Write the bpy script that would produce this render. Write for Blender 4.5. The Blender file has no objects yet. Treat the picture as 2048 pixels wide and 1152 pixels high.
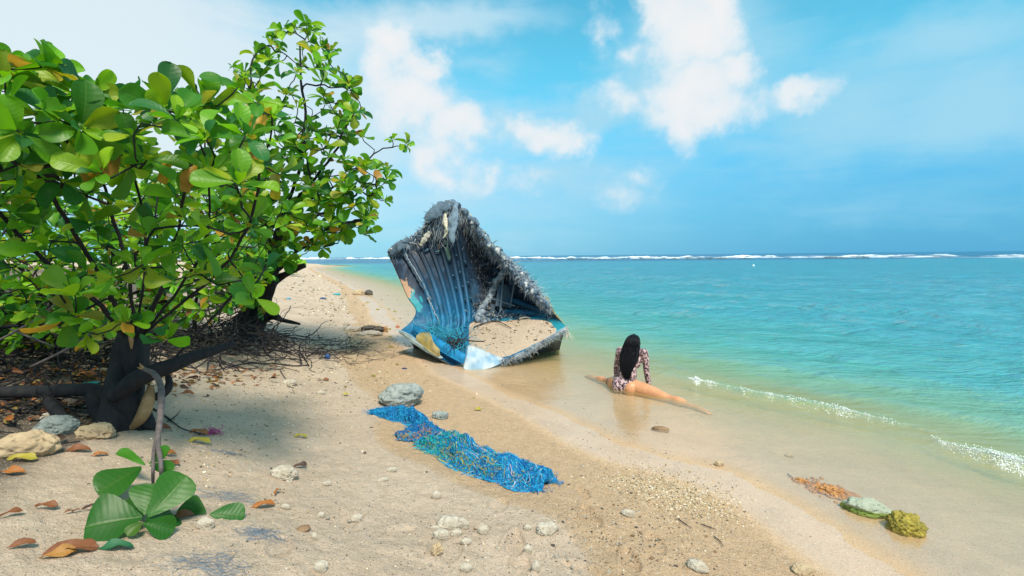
import bpy, bmesh, math, random
import numpy as np
from mathutils import Vector, Matrix
random.seed(7); rng = np.random.default_rng(7)
S = bpy.context.scene
COL = S.collection
PI = math.pi

# ------------------------------------------------------------------ camera
H = 1.85; FPX = 1000.0
PITCH = math.atan(64.4 / FPX); ROLL = math.radians(0.554)
CAM = np.array([0, 0, H])
Fv = np.array([0, math.cos(PITCH), -math.sin(PITCH)])
_U0 = np.array([0, math.sin(PITCH), math.cos(PITCH)]); _R0 = np.array([1.0, 0, 0])
Uv = math.cos(ROLL) * _U0 + math.sin(ROLL) * _R0
Rv = math.cos(ROLL) * _R0 - math.sin(ROLL) * _U0
cd = bpy.data.cameras.new('camera'); cam = bpy.data.objects.new('camera', cd); COL.objects.link(cam)
cd.sensor_width = 36; cd.lens = 36 * FPX / 2048; cd.clip_start = 0.05; cd.clip_end = 60000
M = Matrix.Identity(4)
for i in range(3):
    M[i][0] = Rv[i]; M[i][1] = Uv[i]; M[i][2] = -Fv[i]; M[i][3] = CAM[i]
cam.matrix_world = M
S.camera = cam

def ray(px, py):
    return Fv + (px - 1024) / FPX * Rv + (576 - py) / FPX * Uv
def at(px, py, depth):
    return CAM + ray(px, py) * depth

# ------------------------------------------------------------------ light
SUN_EL = math.radians(54); SUN_XY = np.array([0.34, -0.94]); SUN_XY /= np.linalg.norm(SUN_XY)
sun_dir = np.array([SUN_XY[0] * math.cos(SUN_EL), SUN_XY[1] * math.cos(SUN_EL), math.sin(SUN_EL)])
sl = bpy.data.lights.new('sun', 'SUN'); sl.energy = 3.8; sl.angle = math.radians(13); sl.color = (1.0, 0.88, 0.73)
so = bpy.data.objects.new('sun', sl); COL.objects.link(so)
so.rotation_euler = Vector(sun_dir).to_track_quat('Z', 'Y').to_euler()
S.view_settings.view_transform = 'Standard'
try: S.view_settings.look = 'None'
except Exception: pass
S.view_settings.exposure = 0.38; S.view_settings.gamma = 1.0; S.view_settings.use_curve_mapping = False

class NT:
    """thin node-tree helper"""
    def __init__(s, tree): s.t = tree; s.n = tree.nodes; s.l = tree.links
    def new(s, typ, ins=None, **props):
        n = s.n.new(typ)
        for k, v in props.items(): setattr(n, k, v)
        for k, v in (ins or {}).items():
            if isinstance(v, bpy.types.NodeSocket): s.l.new(v, n.inputs[k])
            else: n.inputs[k].default_value = v
        return n
    def math(s, op, a, b=None, c=None, clamp=False):
        n = s.n.new('ShaderNodeMath'); n.operation = op; n.use_clamp = clamp
        for i, v in enumerate((a, b, c)):
            if v is None: continue
            if isinstance(v, bpy.types.NodeSocket): s.l.new(v, n.inputs[i])
            else: n.inputs[i].default_value = v
        return n.outputs[0]
    def vmath(s, op, a, b=None, out=0):
        n = s.n.new('ShaderNodeVectorMath'); n.operation = op
        for i, v in enumerate((a, b)):
            if v is None: continue
            if isinstance(v, bpy.types.NodeSocket): s.l.new(v, n.inputs[i])
            else: n.inputs[i].default_value = v
        return n.outputs[out]
    def mix(s, f, a, b, blend='MIX'):
        n = s.n.new('ShaderNodeMix'); n.data_type = 'RGBA'; n.blend_type = blend
        for i, v in ((0, f), (6, a), (7, b)):
            if isinstance(v, bpy.types.NodeSocket): s.l.new(v, n.inputs[i])
            else: n.inputs[i].default_value = (*v, 1) if (i > 0 and len(v) == 3) else v
        return n.outputs[2]
    def sstep(s, v, a, b, lo=0.0, hi=1.0):
        n = s.new('ShaderNodeMapRange', interpolation_type='SMOOTHSTEP')
        s.l.new(v, n.inputs[0])
        for i, x in enumerate((a, b, lo, hi)): n.inputs[i + 1].default_value = x
        return n.outputs[0]
    def noise(s, vec, scale, detail=4, rough=0.55, dist=0.0, out=0):
        n = s.new('ShaderNodeTexNoise', {'Scale': scale, 'Detail': detail, 'Roughness': rough, 'Distortion': dist})
        if vec is not None: s.l.new(vec, n.inputs['Vector'])
        return n.outputs[out]

# ------------------------------------------------------------------ sky
W = bpy.data.worlds.new('World'); S.world = W; W.use_nodes = True
w = NT(W.node_tree); w.n.clear()
gen = w.new('ShaderNodeTexCoord').outputs['Generated']
sky = w.new('ShaderNodeTexSky', sky_type='NISHITA', sun_disc=False)
sky.sun_elevation = SUN_EL; sky.sun_rotation = math.atan2(SUN_XY[0], SUN_XY[1])
sky.air_density = 1.0; sky.dust_density = 0.6; sky.ozone_density = 1.5
sep = w.new('ShaderNodeSeparateXYZ', {0: gen})
azi = w.math('ARCTAN2', sep.outputs[0], sep.outputs[1]); ele = w.math('ARCSINE', sep.outputs[2])
base = w.new('ShaderNodeCombineXYZ', {0: azi, 1: ele, 2: 0.0}).outputs[0]
def azel(px, py):
    d = ray(px, py); d = d / np.linalg.norm(d)
    return math.atan2(d[0], d[1]), math.asin(d[2])
def warp(v, scale, amp, detail=5):
    n = w.noise(gen, scale, detail, 0.6, out=1)
    off = w.vmath('MULTIPLY', w.vmath('SUBTRACT', n, (0.5, 0.5, 0.5)), (amp, amp, 0))
    return w.vmath('ADD', v, off)
def blobs(v, items):
    acc = None
    for (px, py, rx, ry, wt) in items:
        a, e = azel(px, py); a2, _ = azel(px + rx, py); _, e2 = azel(px, py - ry)
        q = w.vmath('MULTIPLY', w.vmath('SUBTRACT', v, (a, e, 0)), (1 / abs(a2 - a), 1 / abs(e2 - e), 0))
        f = w.math('MULTIPLY_ADD', w.vmath('LENGTH', q, out=1), -wt, wt)
        acc = f if acc is None else w.math('SMOOTH_MAX', acc, f, 0.25)
    return acc
vh = warp(warp(warp(base, 4.0, 0.16, 3), 13.0, 0.085, 4), 42.0, 0.030, 6)
hard = blobs(vh, [(800, 95, 72, 70, 1), (868, 132, 65, 62, 1), (770, 140, 60, 80, .95), (835, 190, 125, 85, 1), (915, 235, 100, 70, .95),
                  (955, 265, 75, 58, .8), (1100, 285, 100, 50, .72), (1048, 262, 45, 54, .7), (1152, 296, 62, 40, .65), (870, 300, 50, 58, .62),
                  (905, 345, 66, 48, .5), (965, 360, 46, 34, .4), (1030, 378, 44, 28, .3),
                  (1390, 55, 135, 115, 1.1), (1440, 0, 82, 80, 1), (1330, 20, 82, 110, 1), (1400, 165, 150, 110, 1), (1480, 125, 80, 80, 1), (1372, 232, 80, 80, .7),
                  (1455, 205, 140, 72, .8), (1265, 92, 36, 50, .5), (1600, 187, 74, 42, .55), (1285, 348, 50, 34, .42), (1265, 390, 70, 50, .34),
                  (1205, 40, 40, 80, .38), (1240, 200, 90, 50, .5), (700, 215, 70, 60, .4)])
vs = warp(warp(base, 2.5, 0.22, 5), 9.0, 0.07, 5)
soft = blobs(vs, [(150, 120, 760, 400, 1.5), (560, 300, 420, 240, 1.25), (640, 60, 270, 140, .8), (760, 250, 250, 190, 1.0),
                  (1180, 222, 210, 52, .85), (1255, 190, 100, 80, .8), (1010, 250, 240, 90, .75), (1400, 160, 280, 220, 1.0),
                  (1880, 120, 520, 120, .78), (1950, 230, 470, 150, .92), (1690, 235, 380, 150, .78), (1540, 310, 340, 70, .55), (880, 15, 330, 75, .95), (900, 420, 560, 150, .55),
                  (1150, 350, 400, 110, .62), (960, 110, 120, 55, .35), (1700, 400, 520, 60, .28), (1260, 380, 160, 90, .45)])
n_f = w.noise(gen, 9.0, 8, 0.62); n_m = w.noise(gen, 3.0, 5, 0.55)
str_v = w.vmath('MULTIPLY', gen, (2.0, 2.0, 9.0))
n_s = w.noise(str_v, 2.4, 6, 0.6, 0.6)
dens_h = w.sstep(w.math('MULTIPLY_ADD', w.math('SUBTRACT', n_f, 0.5), 1.35, w.math('MULTIPLY', hard, 1.2)), -0.02, 0.72)
dens_s = w.math('MULTIPLY', w.sstep(w.math('MULTIPLY_ADD', w.math('SUBTRACT', n_s, 0.5), 0.70, soft), -0.05, 0.80), 0.9)
side = w.sstep(w.math('ABSOLUTE', azi), 0.95, 1.5)
dens_o = w.math('MULTIPLY', w.math('MULTIPLY', side, w.sstep(n_m, 0.38, 0.66)), 0.8)
up = w.math('MULTIPLY', w.sstep(ele, 0.62, 0.95), w.sstep(n_m, 0.36, 0.62))
dens_o = w.math('MAXIMUM', dens_o, w.math('MULTIPLY', up, 0.8))
tint = w.mix(w.sstep(ele, 0.0, 0.40), (0.30, 0.90, 1.22), (0.60, 1.78, 1.55))
skyc = w.mix(1.0, sky.outputs[0], tint, 'MULTIPLY')
haze_az = w.mix(w.sstep(azi, -0.5, 0.7), (2.5, 5.2, 6.5), (0.70, 3.0, 5.2))
skyc = w.mix(w.sstep(ele, -0.02, 0.36, 0.85, 0.05), skyc, haze_az)
c_soft = w.mix(w.sstep(azi, -0.7, 0.35), (5.7, 6.3, 6.6), (2.6, 5.0, 6.3))
c1 = w.mix(dens_s, skyc, c_soft)
c1 = w.mix(dens_o, c1, (6.0, 6.4, 6.8))
ch = w.mix(w.sstep(w.math('ADD', w.math('MULTIPLY', n_f, 1.2), hard), 0.4, 1.7), (4.7, 6.0, 6.7), (6.6, 6.5, 6.5))
c2 = w.mix(w.math('MULTIPLY', dens_h, 0.93), c1, ch)
bg = w.new('ShaderNodeBackground', {'Color': c2, 'Strength': 0.107})
wo = w.new('ShaderNodeOutputWorld', {'Surface': bg.outputs[0]})

# ------------------------------------------------------------------ numpy noise
def _h(ix, iy, iz, seed):
    n = (ix.astype(np.int64) * 374761393 + iy.astype(np.int64) * 668265263 + iz.astype(np.int64) * 2147483647 + seed * 974711) & 0xffffffff
    n = ((n ^ (n >> 13)) * 1274126177) & 0xffffffff
    n = (n ^ (n >> 16)) * 2246822519 & 0xffffffff
    return ((n ^ (n >> 15)) & 0xffff) / 65535.0
def vnoise(x, y, z=None, seed=0):
    x = np.asarray(x, float); y = np.asarray(y, float); z = np.zeros_like(x) if z is None else np.asarray(z, float)
    xi, yi, zi = np.floor(x), np.floor(y), np.floor(z)
    f = [a - b for a, b in ((x, xi), (y, yi), (z, zi))]; f = [t * t * (3 - 2 * t) for t in f]
    r = 0
    for dx in (0, 1):
        for dy in (0, 1):
            for dz in (0, 1):
                wt = (f[0] if dx else 1 - f[0]) * (f[1] if dy else 1 - f[1]) * (f[2] if dz else 1 - f[2])
                r = r + wt * _h(xi + dx, yi + dy, zi + dz, seed)
    return r * 2 - 1
def fbm(x, y, z=None, oct=4, seed=0, gain=0.5):
    r = 0; a = 1.0; f = 1.0; t = 0
    for o in range(oct):
        r = r + a * vnoise(np.asarray(x) * f + 17.3 * o, np.asarray(y) * f - 9.1 * o, None if z is None else np.asarray(z) * f, seed + o)
        t += a; a *= gain; f *= 2.03
    return r / t
def sm(a, b, x):
    t = np.clip((np.asarray(x, float) - a) / (b - a), 0, 1); return t * t * (3 - 2 * t)

# ------------------------------------------------------------------ mesh helpers
class MB:
    """collects pieces with per-vertex attributes and links them as ONE mesh object"""
    def __init__(s): s.v = []; s.f = []; s.m = []; s.n = 0; s.a = {}
    def add(s, v, faces, mat=0, **attrs):
        v = np.asarray(v, float); k = len(v)
        for f in (faces if isinstance(faces, (list, tuple)) and len(faces) and isinstance(faces[0], np.ndarray) and faces[0].ndim == 2 else [np.asarray(faces)]):
            if len(f) == 0: continue
            s.f.append(f + s.n); s.m.append(np.full(len(f), mat) if np.isscalar(mat) else np.asarray(mat))
        for key, val in attrs.items():
            val = np.asarray(val, float)
            if val.ndim == 1 and k != len(val): val = np.tile(val, (k, 1))
            s.a.setdefault(key, []).append((s.n, val))
        s.v.append(v); s.n += k
    def build(s, name, mats, parent=None, smooth=True, loc=None):
        V = np.concatenate(s.v)
        if loc is not None: V = V - np.asarray(loc)
        elif parent is not None: V = V - np.array(parent['_o'])
        me = bpy.data.meshes.new(name); me.vertices.add(len(V)); me.vertices.foreach_set('co', V.ravel())
        tot = np.concatenate([np.full(len(f), f.shape[1]) for f in s.f]); idx = np.concatenate([f.ravel() for f in s.f])
        me.loops.add(len(idx)); me.loops.foreach_set('vertex_index', idx.astype(np.int32))
        me.polygons.add(len(tot)); st = np.concatenate([[0], np.cumsum(tot)[:-1]])
        me.polygons.foreach_set('loop_start', st.astype(np.int32)); me.polygons.foreach_set('loop_total', tot.astype(np.int32))
        for mm in (mats if isinstance(mats, (list, tuple)) else [mats]): me.materials.append(mm)
        me.polygons.foreach_set('material_index', np.concatenate(s.m).astype(np.int32))
        me.polygons.foreach_set('use_smooth', np.full(len(tot), smooth))
        for key, parts in s.a.items():
            dim = parts[0][1].shape[1] if parts[0][1].ndim == 2 else 1
            arr = np.zeros((len(V), 4 if dim >= 3 else 1)); arr[:, -1] = 1 if dim >= 3 else 0
            for o, val in parts:
                if dim >= 3: arr[o:o + len(val), :3] = val[:, :3]
                else: arr[o:o + len(val), 0] = val
            if dim >= 3:
                at_ = me.attributes.new(key, 'FLOAT_COLOR', 'POINT'); at_.data.foreach_set('color', arr.ravel())
            else:
                at_ = me.attributes.new(key, 'FLOAT', 'POINT'); at_.data.foreach_set('value', arr.ravel())
        me.update(); me.validate()
        o = bpy.data.objects.new(name, me); COL.objects.link(o)
        if loc is not None: o.location = loc
        if parent is not None: o.parent = parent; o['_o'] = parent['_o']
        return o
def gridf(nu, nv, closed=False):
    """quads of a nu x nv vertex grid (row-major, nv fastest); closed wraps nv"""
    i, j = np.meshgrid(np.arange(nu - 1), np.arange(nv if closed else nv - 1), indexing='ij')
    a = i * nv + j; b = i * nv + (j + 1) % nv
    return np.stack([a, b, b + nv, a + nv], -1).reshape(-1, 4)
def crv(pts, n):
    """Catmull-Rom through pts (any dimension), n samples"""
    P = np.asarray(pts, float)
    if len(P) < 3:
        t = np.linspace(0, 1, n)[:, None]; return P[0] * (1 - t) + P[-1] * t
    Q = np.vstack([2 * P[0] - P[1], P, 2 * P[-1] - P[-2]])
    t = np.linspace(0, len(P) - 1 - 1e-9, n); i = t.astype(int); u = (t - i)[:, None]
    a, b, c, d = Q[i], Q[i + 1], Q[i + 2], Q[i + 3]
    return 0.5 * (2 * b + (c - a) * u + (2 * a - 5 * b + 4 * c - d) * u ** 2 + (3 * b - a - 3 * c + d) * u ** 3)
def tube(path, rad, k=6, cap=True):
    """swept tube; rad scalar or per point. returns verts, faces list"""
    P = np.asarray(path, float); n = len(P); rad = np.full(n, rad) if np.isscalar(rad) else np.asarray(rad)
    T = np.gradient(P, axis=0); T /= np.linalg.norm(T, axis=1)[:, None] + 1e-12
    up = np.array([0, 0, 1.0]) if abs(T[0][2]) < 0.9 else np.array([1.0, 0, 0])
    X = np.zeros_like(P); x = np.cross(up, T[0]); x /= np.linalg.norm(x)
    for i in range(n):
        x = x - T[i] * x.dot(T[i]); l = np.linalg.norm(x); x = x / l if l > 1e-9 else np.array([1.0, 0, 0]); X[i] = x
    Y = np.cross(T, X)
    a = np.arange(k) * 2 * PI / k
    V = P[:, None] + rad[:, None, None] * (np.cos(a)[None, :, None] * X[:, None] + np.sin(a)[None, :, None] * Y[:, None])
    F = [gridf(n, k, True)]
    if cap: F += [np.arange(k)[::-1][None], (np.arange(k) + (n - 1) * k)[None]]
    return V.reshape(-1, 3), F
_ico = {}
def ico(sub):
    if sub not in _ico:
        bm = bmesh.new(); bmesh.ops.create_icosphere(bm, subdivisions=sub, radius=1)
        bm.verts.index_update(); _ico[sub] = (np.array([v.co[:] for v in bm.verts]), np.array([[v.index for v in f.verts] for f in bm.faces])); bm.free()
    return _ico[sub]
def box(c, ax, ay, az):
    c = np.asarray(c, float); s_ = np.array([[x, y, z] for x in (-1, 1) for y in (-1, 1) for z in (-1, 1)])
    V = c + s_[:, :1] * ax + s_[:, 1:2] * ay + s_[:, 2:] * az
    return V, np.array([[0, 1, 3, 2], [4, 6, 7, 5], [0, 4, 5, 1], [2, 3, 7, 6], [0, 2, 6, 4], [1, 5, 7, 3]])
def unit(v): v = np.asarray(v, float); return v / (np.linalg.norm(v) + 1e-12)
def tag(o, label=None, cat=None, group=None, kind=None):
    if label: o['label'] = label
    if cat: o['category'] = cat
    if group: o['group'] = group
    if kind: o['kind'] = kind
    return o
def thing(name, loc, label, cat, group=None):
    o = bpy.data.objects.new(name, None); COL.objects.link(o); o.location = loc; o['_o'] = [float(t) for t in loc]
    o.empty_display_size = 0.1
    return tag(o, label, cat, group)

# ------------------------------------------------------------------ materials
def mat(name):
    m = bpy.data.materials.new(name); m.use_nodes = True; t = NT(m.node_tree); t.n.clear()
    out = t.new('ShaderNodeOutputMaterial')
    return m, t, out
def obj_c(t): return t.new('ShaderNodeTexCoord').outputs['Object']
def attr(t, name, out='Color'): return t.new('ShaderNodeAttribute', attribute_name=name).outputs[out]
def bump(t, h, strength=0.5, dist=0.02):
    return t.new('ShaderNodeBump', {'Height': h, 'Strength': strength, 'Distance': dist}).outputs[0]

def m_noisy(name, c1, c2, scale=8, rough=0.8, bscale=40, bstr=0.5, bdist=0.01, c3=None, spec=0.3):
    m, t, o = mat(name); v = obj_c(t)
    c = t.mix(t.sstep(t.noise(v, scale, 6, 0.6), 0.35, 0.65), c1, c2)
    if c3: c = t.mix(t.sstep(t.noise(v, scale * 3.1, 5, 0.65), 0.56, 0.68), c, c3)
    b = bump(t, t.noise(v, bscale, 6, 0.65), bstr, bdist)
    p = t.new('ShaderNodeBsdfPrincipled', {'Base Color': c, 'Roughness': rough, 'Normal': b, 'Specular IOR Level': spec})
    t.l.new(p.outputs[0], o.inputs[0]); return m

# sand: dry and damp colours driven by how far up the beach the sand lies
def m_sand():
    m, t, o = mat('sand'); v = obj_c(t)
    wet = attr(t, 'wet', 'Fac'); dirt = attr(t, 'dirt', 'Fac')
    n1 = t.noise(v, 1.3, 5, 0.6); n2 = t.noise(v, 14, 5, 0.7); n3 = t.noise(v, 160, 3, 0.7)
    dry = t.mix(t.sstep(n1, 0.3, 0.7), (0.63, 0.49, 0.37), (0.52, 0.40, 0.295))
    dry = t.mix(t.sstep(n2, 0.45, 0.75, 0, 0.55), dry, (0.42, 0.32, 0.22))
    damp = t.mix(t.sstep(n2, 0.35, 0.7), (0.56, 0.385, 0.235), (0.46, 0.315, 0.19))
    c = t.mix(t.sstep(wet, 0.25, 0.45), dry, damp)
    wetc = t.mix(t.sstep(t.noise(v, 2.2, 5, 0.6, 0.8), 0.35, 0.7), (0.56, 0.40, 0.275), (0.48, 0.345, 0.235))
    c = t.mix(t.sstep(wet, 0.75, 1.0), c, wetc)
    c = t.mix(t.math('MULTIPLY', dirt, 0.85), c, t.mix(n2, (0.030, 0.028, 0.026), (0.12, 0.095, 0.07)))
    vo = t.new('ShaderNodeTexVoronoi', {'Vector': v, 'Scale': 230.0})
    g = t.new('ShaderNodeSeparateColor', {0: vo.outputs['Color']})
    c = t.mix(t.math('MULTIPLY', t.math('GREATER_THAN', g.outputs[0], 0.93), 0.55), c, (0.72, 0.66, 0.58))
    c = t.mix(t.math('MULTIPLY', t.math('GREATER_THAN', g.outputs[1], 0.955), 0.6), c, (0.10, 0.085, 0.075))
    vo2 = t.new('ShaderNodeTexVoronoi', {'Vector': v, 'Scale': 70.0})
    g2 = t.new('ShaderNodeSeparateColor', {0: vo2.outputs['Color']})
    near = t.math('LESS_THAN', vo2.outputs['Distance'], 0.28)
    c = t.mix(t.math('MULTIPLY', near, t.math('MULTIPLY', t.math('GREATER_THAN', g2.outputs[0], 0.93), 0.7)), c, (0.13, 0.11, 0.09))
    c = t.mix(t.math('MULTIPLY', near, t.math('MULTIPLY', t.math('GREATER_THAN', g2.outputs[1], 0.92), 0.7)), c, (0.70, 0.63, 0.54))
    hgt = t.math('ADD', t.math('MULTIPLY', t.noise(v, 25, 5, 0.7), 1.0), t.math('MULTIPLY', n3, 0.35))
    hgt = t.math('ADD', hgt, t.math('MULTIPLY', near, 0.12))
    k = t.sstep(wet, 0.55, 1.0, 1.0, 0.12)
    b = t.new('ShaderNodeBump', {'Height': hgt, 'Strength': t.math('MULTIPLY', k, 0.85), 'Distance': 0.032}).outputs[0]
    rough = t.sstep(wet, 0.7, 1.0, 0.95, 0.36)
    p = t.new('ShaderNodeBsdfPrincipled', {'Base Color': c, 'Roughness': rough, 'Normal': b, 'Specular IOR Level': t.sstep(wet, 0.7, 1.0, 0.15, 0.5)})
    t.l.new(p.outputs[0], o.inputs[0]); return m
M_SAND = m_sand()

def m_water():
    m, t, o = mat('sea_water'); v = t.new('ShaderNodeNewGeometry').outputs['Position']
    dep = attr(t, 'depth', 'Fac'); rough_a = attr(t, 'chop', 'Fac')
    r = t.new('ShaderNodeValToRGB'); t.l.new(t.math('MULTIPLY', dep, 0.25), r.inputs[0])
    cr = r.color_ramp; cr.elements[0].position = 0; cr.elements[0].color = (0.56, 0.42, 0.24, 1)
    cr.elements[1].position = 1; cr.elements[1].color = (0.010, 0.13, 0.26, 1)
    for p_, c_ in ((0.025, (0.46, 0.46, 0.18)), (0.055, (0.26, 0.48, 0.25)), (0.11, (0.075, 0.43, 0.37)), (0.25, (0.028, 0.33, 0.38)), (0.55, (0.022, 0.27, 0.38)), (0.8, (0.02, 0.24, 0.38))):
        e = cr.elements.new(p_); e.color = (*c_, 1)
    body = r.outputs[0]
    sv = t.vmath('MULTIPLY', v, (0.5, 1.0, 1.0))
    body = t.mix(t.sstep(t.noise(sv, 0.35, 4, 0.6), 0.4, 0.7, 0, 0.35), body, t.mix(1.0, body, (0.55, 0.75, 0.85), 'MULTIPLY'))
    h = t.math('ADD', t.noise(sv, 1.1, 6, 0.65, 0.5), t.math('MULTIPLY', t.noise(sv, 7.0, 4, 0.6, 0.3), 0.22))
    b = t.new('ShaderNodeBump', {'Height': h, 'Strength': t.math('MULTIPLY', rough_a, 0.9), 'Distance': 0.9}).outputs[0]
    d = t.new('ShaderNodeBsdfDiffuse', {'Color': body, 'Normal': b})
    tr = t.new('ShaderNodeBsdfTransparent', {'Color': (1.0, 0.955, 0.87, 1)})
    al = t.math('SUBTRACT', 1.0, t.math('EXPONENT', t.math('MULTIPLY', dep, -4.2)))
    bd = t.new('ShaderNodeMixShader', {0: al, 1: tr.outputs[0], 2: d.outputs[0]})
    gl = t.new('ShaderNodeBsdfGlossy', {'Color': (1, 1, 1, 1), 'Roughness': 0.06, 'Normal': b})
    fr = t.new('ShaderNodeFresnel', {'IOR': 1.33, 'Normal': b})
    edge = t.sstep(dep, 0.0, 0.012)
    ms = t.new('ShaderNodeMixShader', {0: t.math('MULTIPLY', t.math('MULTIPLY', t.math('MINIMUM', fr.outputs[0], 0.6), t.sstep(dep, 0.03, 0.5, 0.30, 0.75)), edge), 1: bd.outputs[0], 2: gl.outputs[0]})
    t.l.new(ms.outputs[0], o.inputs[0]); return m
M_WATER = m_water()

def m_leaf(name='leaf', trans=0.40, rough=0.42):
    m, t, o = mat(name); c = attr(t, 'col'); q = t.new('ShaderNodeSeparateXYZ', {0: attr(t, 'lf', 'Vector')})
    u, tt, sd = q.outputs[0], q.outputs[1], q.outputs[2]
    au = t.math('ABSOLUTE', u)
    rib = t.sstep(au, 0.0, 0.09, 1, 0)
    ph = t.math('MULTIPLY', t.math('SUBTRACT', tt, t.math('MULTIPLY', au, 0.16)), 50.0)
    ve = t.sstep(t.math('SINE', ph), 0.80, 1.0)
    vein = t.math('MAXIMUM', rib, t.math('MULTIPLY', ve, 0.35))
    c = t.mix(t.math('MULTIPLY', vein, 0.16), c, t.mix(0.5, c, (0.42, 0.50, 0.14)))
    ob = obj_c(t)
    c = t.mix(t.sstep(t.noise(ob, 9, 5, 0.65), 0.40, 0.75, 0, 0.35), c, t.mix(1.0, c, (0.55, 0.72, 0.45), 'MULTIPLY'))
    spot = t.sstep(t.noise(ob, 30, 4, 0.7), 0.65, 0.72, 0, 0.8)
    c = t.mix(spot, c, (0.13, 0.075, 0.02))
    b = bump(t, t.math('ADD', t.math('SUBTRACT', t.math('MULTIPLY', t.math('SINE', ph), 0.15), rib), t.noise(ob, 18, 3)), 0.22, 0.006)
    p = t.new('ShaderNodeBsdfPrincipled', {'Base Color': c, 'Roughness': rough, 'Normal': b, 'Specular IOR Level': 0.4})
    tc = t.mix(1.0, c, (1.25, 1.35, 0.5), 'MULTIPLY')
    tl = t.new('ShaderNodeBsdfTranslucent', {'Color': tc})
    ms = t.new('ShaderNodeMixShader', {0: trans, 1: p.outputs[0], 2: tl.outputs[0]})
    t.l.new(ms.outputs[0], o.inputs[0]); return m
M_LEAF = m_leaf(); M_DEAD = m_leaf('dead_leaf', 0.08, 0.6)
def m_bark():
    m, t, o = mat('bark'); v = obj_c(t)
    sv = t.vmath('MULTIPLY', v, (1, 1, 0.35))
    c = t.mix(t.sstep(t.noise(sv, 14, 6, 0.65), 0.35, 0.68), (0.006, 0.007, 0.011), (0.022, 0.020, 0.022))
    c = t.mix(t.sstep(t.noise(v, 5, 5, 0.6), 0.60, 0.72, 0, 0.4), c, (0.045, 0.044, 0.046))
    b = bump(t, t.noise(sv, 40, 6, 0.7), 0.9, 0.015)
    p = t.new('ShaderNodeBsdfPrincipled', {'Base Color': c, 'Roughness': 0.85, 'Normal': b})
    t.l.new(p.outputs[0], o.inputs[0]); return m
M_BARK = m_bark()
M_WOOD = m_noisy('bare_wood', (0.42, 0.26, 0.13), (0.30, 0.17, 0.08), 10, 0.7, 60, 0.4)
M_TWIG = m_noisy('twig', (0.018, 0.018, 0.024), (0.055, 0.048, 0.05), 20, 0.85, 80, 0.5, 0.004)
M_STEM = m_noisy('grey_stem', (0.16, 0.13, 0.13), (0.10, 0.085, 0.085), 20, 0.7, 90, 0.4, 0.003)
M_CORAL = m_noisy('bleached_coral', (0.54, 0.49, 0.41), (0.38, 0.33, 0.26), 14, 0.9, 70, 0.9, 0.006, (0.30, 0.25, 0.19))
M_TAN = m_noisy('tan_rock', (0.52, 0.40, 0.25), (0.40, 0.30, 0.19), 7, 0.9, 36, 0.9, 0.012, (0.22, 0.16, 0.10))
M_GREY = m_noisy('grey_coral_rock', (0.36, 0.39, 0.37), (0.24, 0.28, 0.27), 7, 0.9, 55, 1.0, 0.014, (0.09, 0.11, 0.11))
M_DARK = m_noisy('dark_stone', (0.055, 0.05, 0.048), (0.11, 0.095, 0.08), 14, 0.8, 60, 0.7, 0.005)
M_BROWN = m_noisy('brown_stone', (0.20, 0.12, 0.07), (0.30, 0.20, 0.12), 14, 0.85, 60, 0.7, 0.005)
M_ORANGE = m_noisy('rust_seaweed', (0.52, 0.27, 0.10), (0.36, 0.16, 0.06), 20, 0.7, 60, 0.8, 0.008)
def m_algae():
    m, t, o = mat('algae_rock'); v = obj_c(t)
    z = t.new('ShaderNodeSeparateXYZ', {0: v}).outputs[2]
    f = t.sstep(t.math('MULTIPLY_ADD', t.noise(v, 14, 5, 0.6), 0.06, z), 0.028, 0.048)
    c = t.mix(f, t.mix(t.noise(v, 16, 5), (0.13, 0.22, 0.03), (0.26, 0.32, 0.07)), t.mix(t.noise(v, 18, 6), (0.46, 0.50, 0.40), (0.26, 0.31, 0.22)))
    b = bump(t, t.noise(v, 40, 6, 0.7), 0.8, 0.012)
    p = t.new('ShaderNodeBsdfPrincipled', {'Base Color': c, 'Roughness': 0.75, 'Normal': b})
    t.l.new(p.outputs[0], o.inputs[0]); return m
M_ALGAE = m_algae()
M_YROCK = m_noisy('yellow_algae_rock', (0.42, 0.34, 0.06), (0.26, 0.22, 0.045), 16, 0.8, 40, 1.0, 0.02, (0.10, 0.09, 0.03))
M_FOAM = m_noisy('sea_foam', (0.85, 0.87, 0.86), (0.75, 0.80, 0.80), 10, 0.6, 90, 0.5, 0.004)
M_SURF = m_noisy('surf_foam', (0.86, 0.90, 0.92), (0.72, 0.80, 0.85), 0.6, 0.7, 2, 0.6, 0.2)
M_REEF = m_noisy('reef_rock', (0.05, 0.07, 0.07), (0.10, 0.10, 0.09), 0.6, 0.9, 2, 0.6, 0.2)
def m_col(name, rough=0.6, spec=0.3, nscale=30, namt=0.3, bstr=0.3):
    m, t, o = mat(name); c = attr(t, 'col'); v = obj_c(t)
    c = t.mix(t.sstep(t.noise(v, nscale, 5, 0.65), 0.42, 0.72, 0, namt), c, t.mix(1.0, c, (0.35, 0.38, 0.42), 'MULTIPLY'))
    b = bump(t, t.noise(v, nscale * 2, 5, 0.65), bstr, 0.01)
    p = t.new('ShaderNodeBsdfPrincipled', {'Base Color': c, 'Roughness': rough, 'Normal': b, 'Specular IOR Level': spec})
    t.l.new(p.outputs[0], o.inputs[0]); return m
M_FIBRE = m_col('frayed_fibre', 0.8, 0.2, 24, 0.45, 0.5)
M_ROPE = m_col('net_fibre', 0.55, 0.3, 40, 0.25, 0.3)
M_PLASTIC = m_col('plastic', 0.4, 0.4, 20, 0.2, 0.1)

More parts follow.
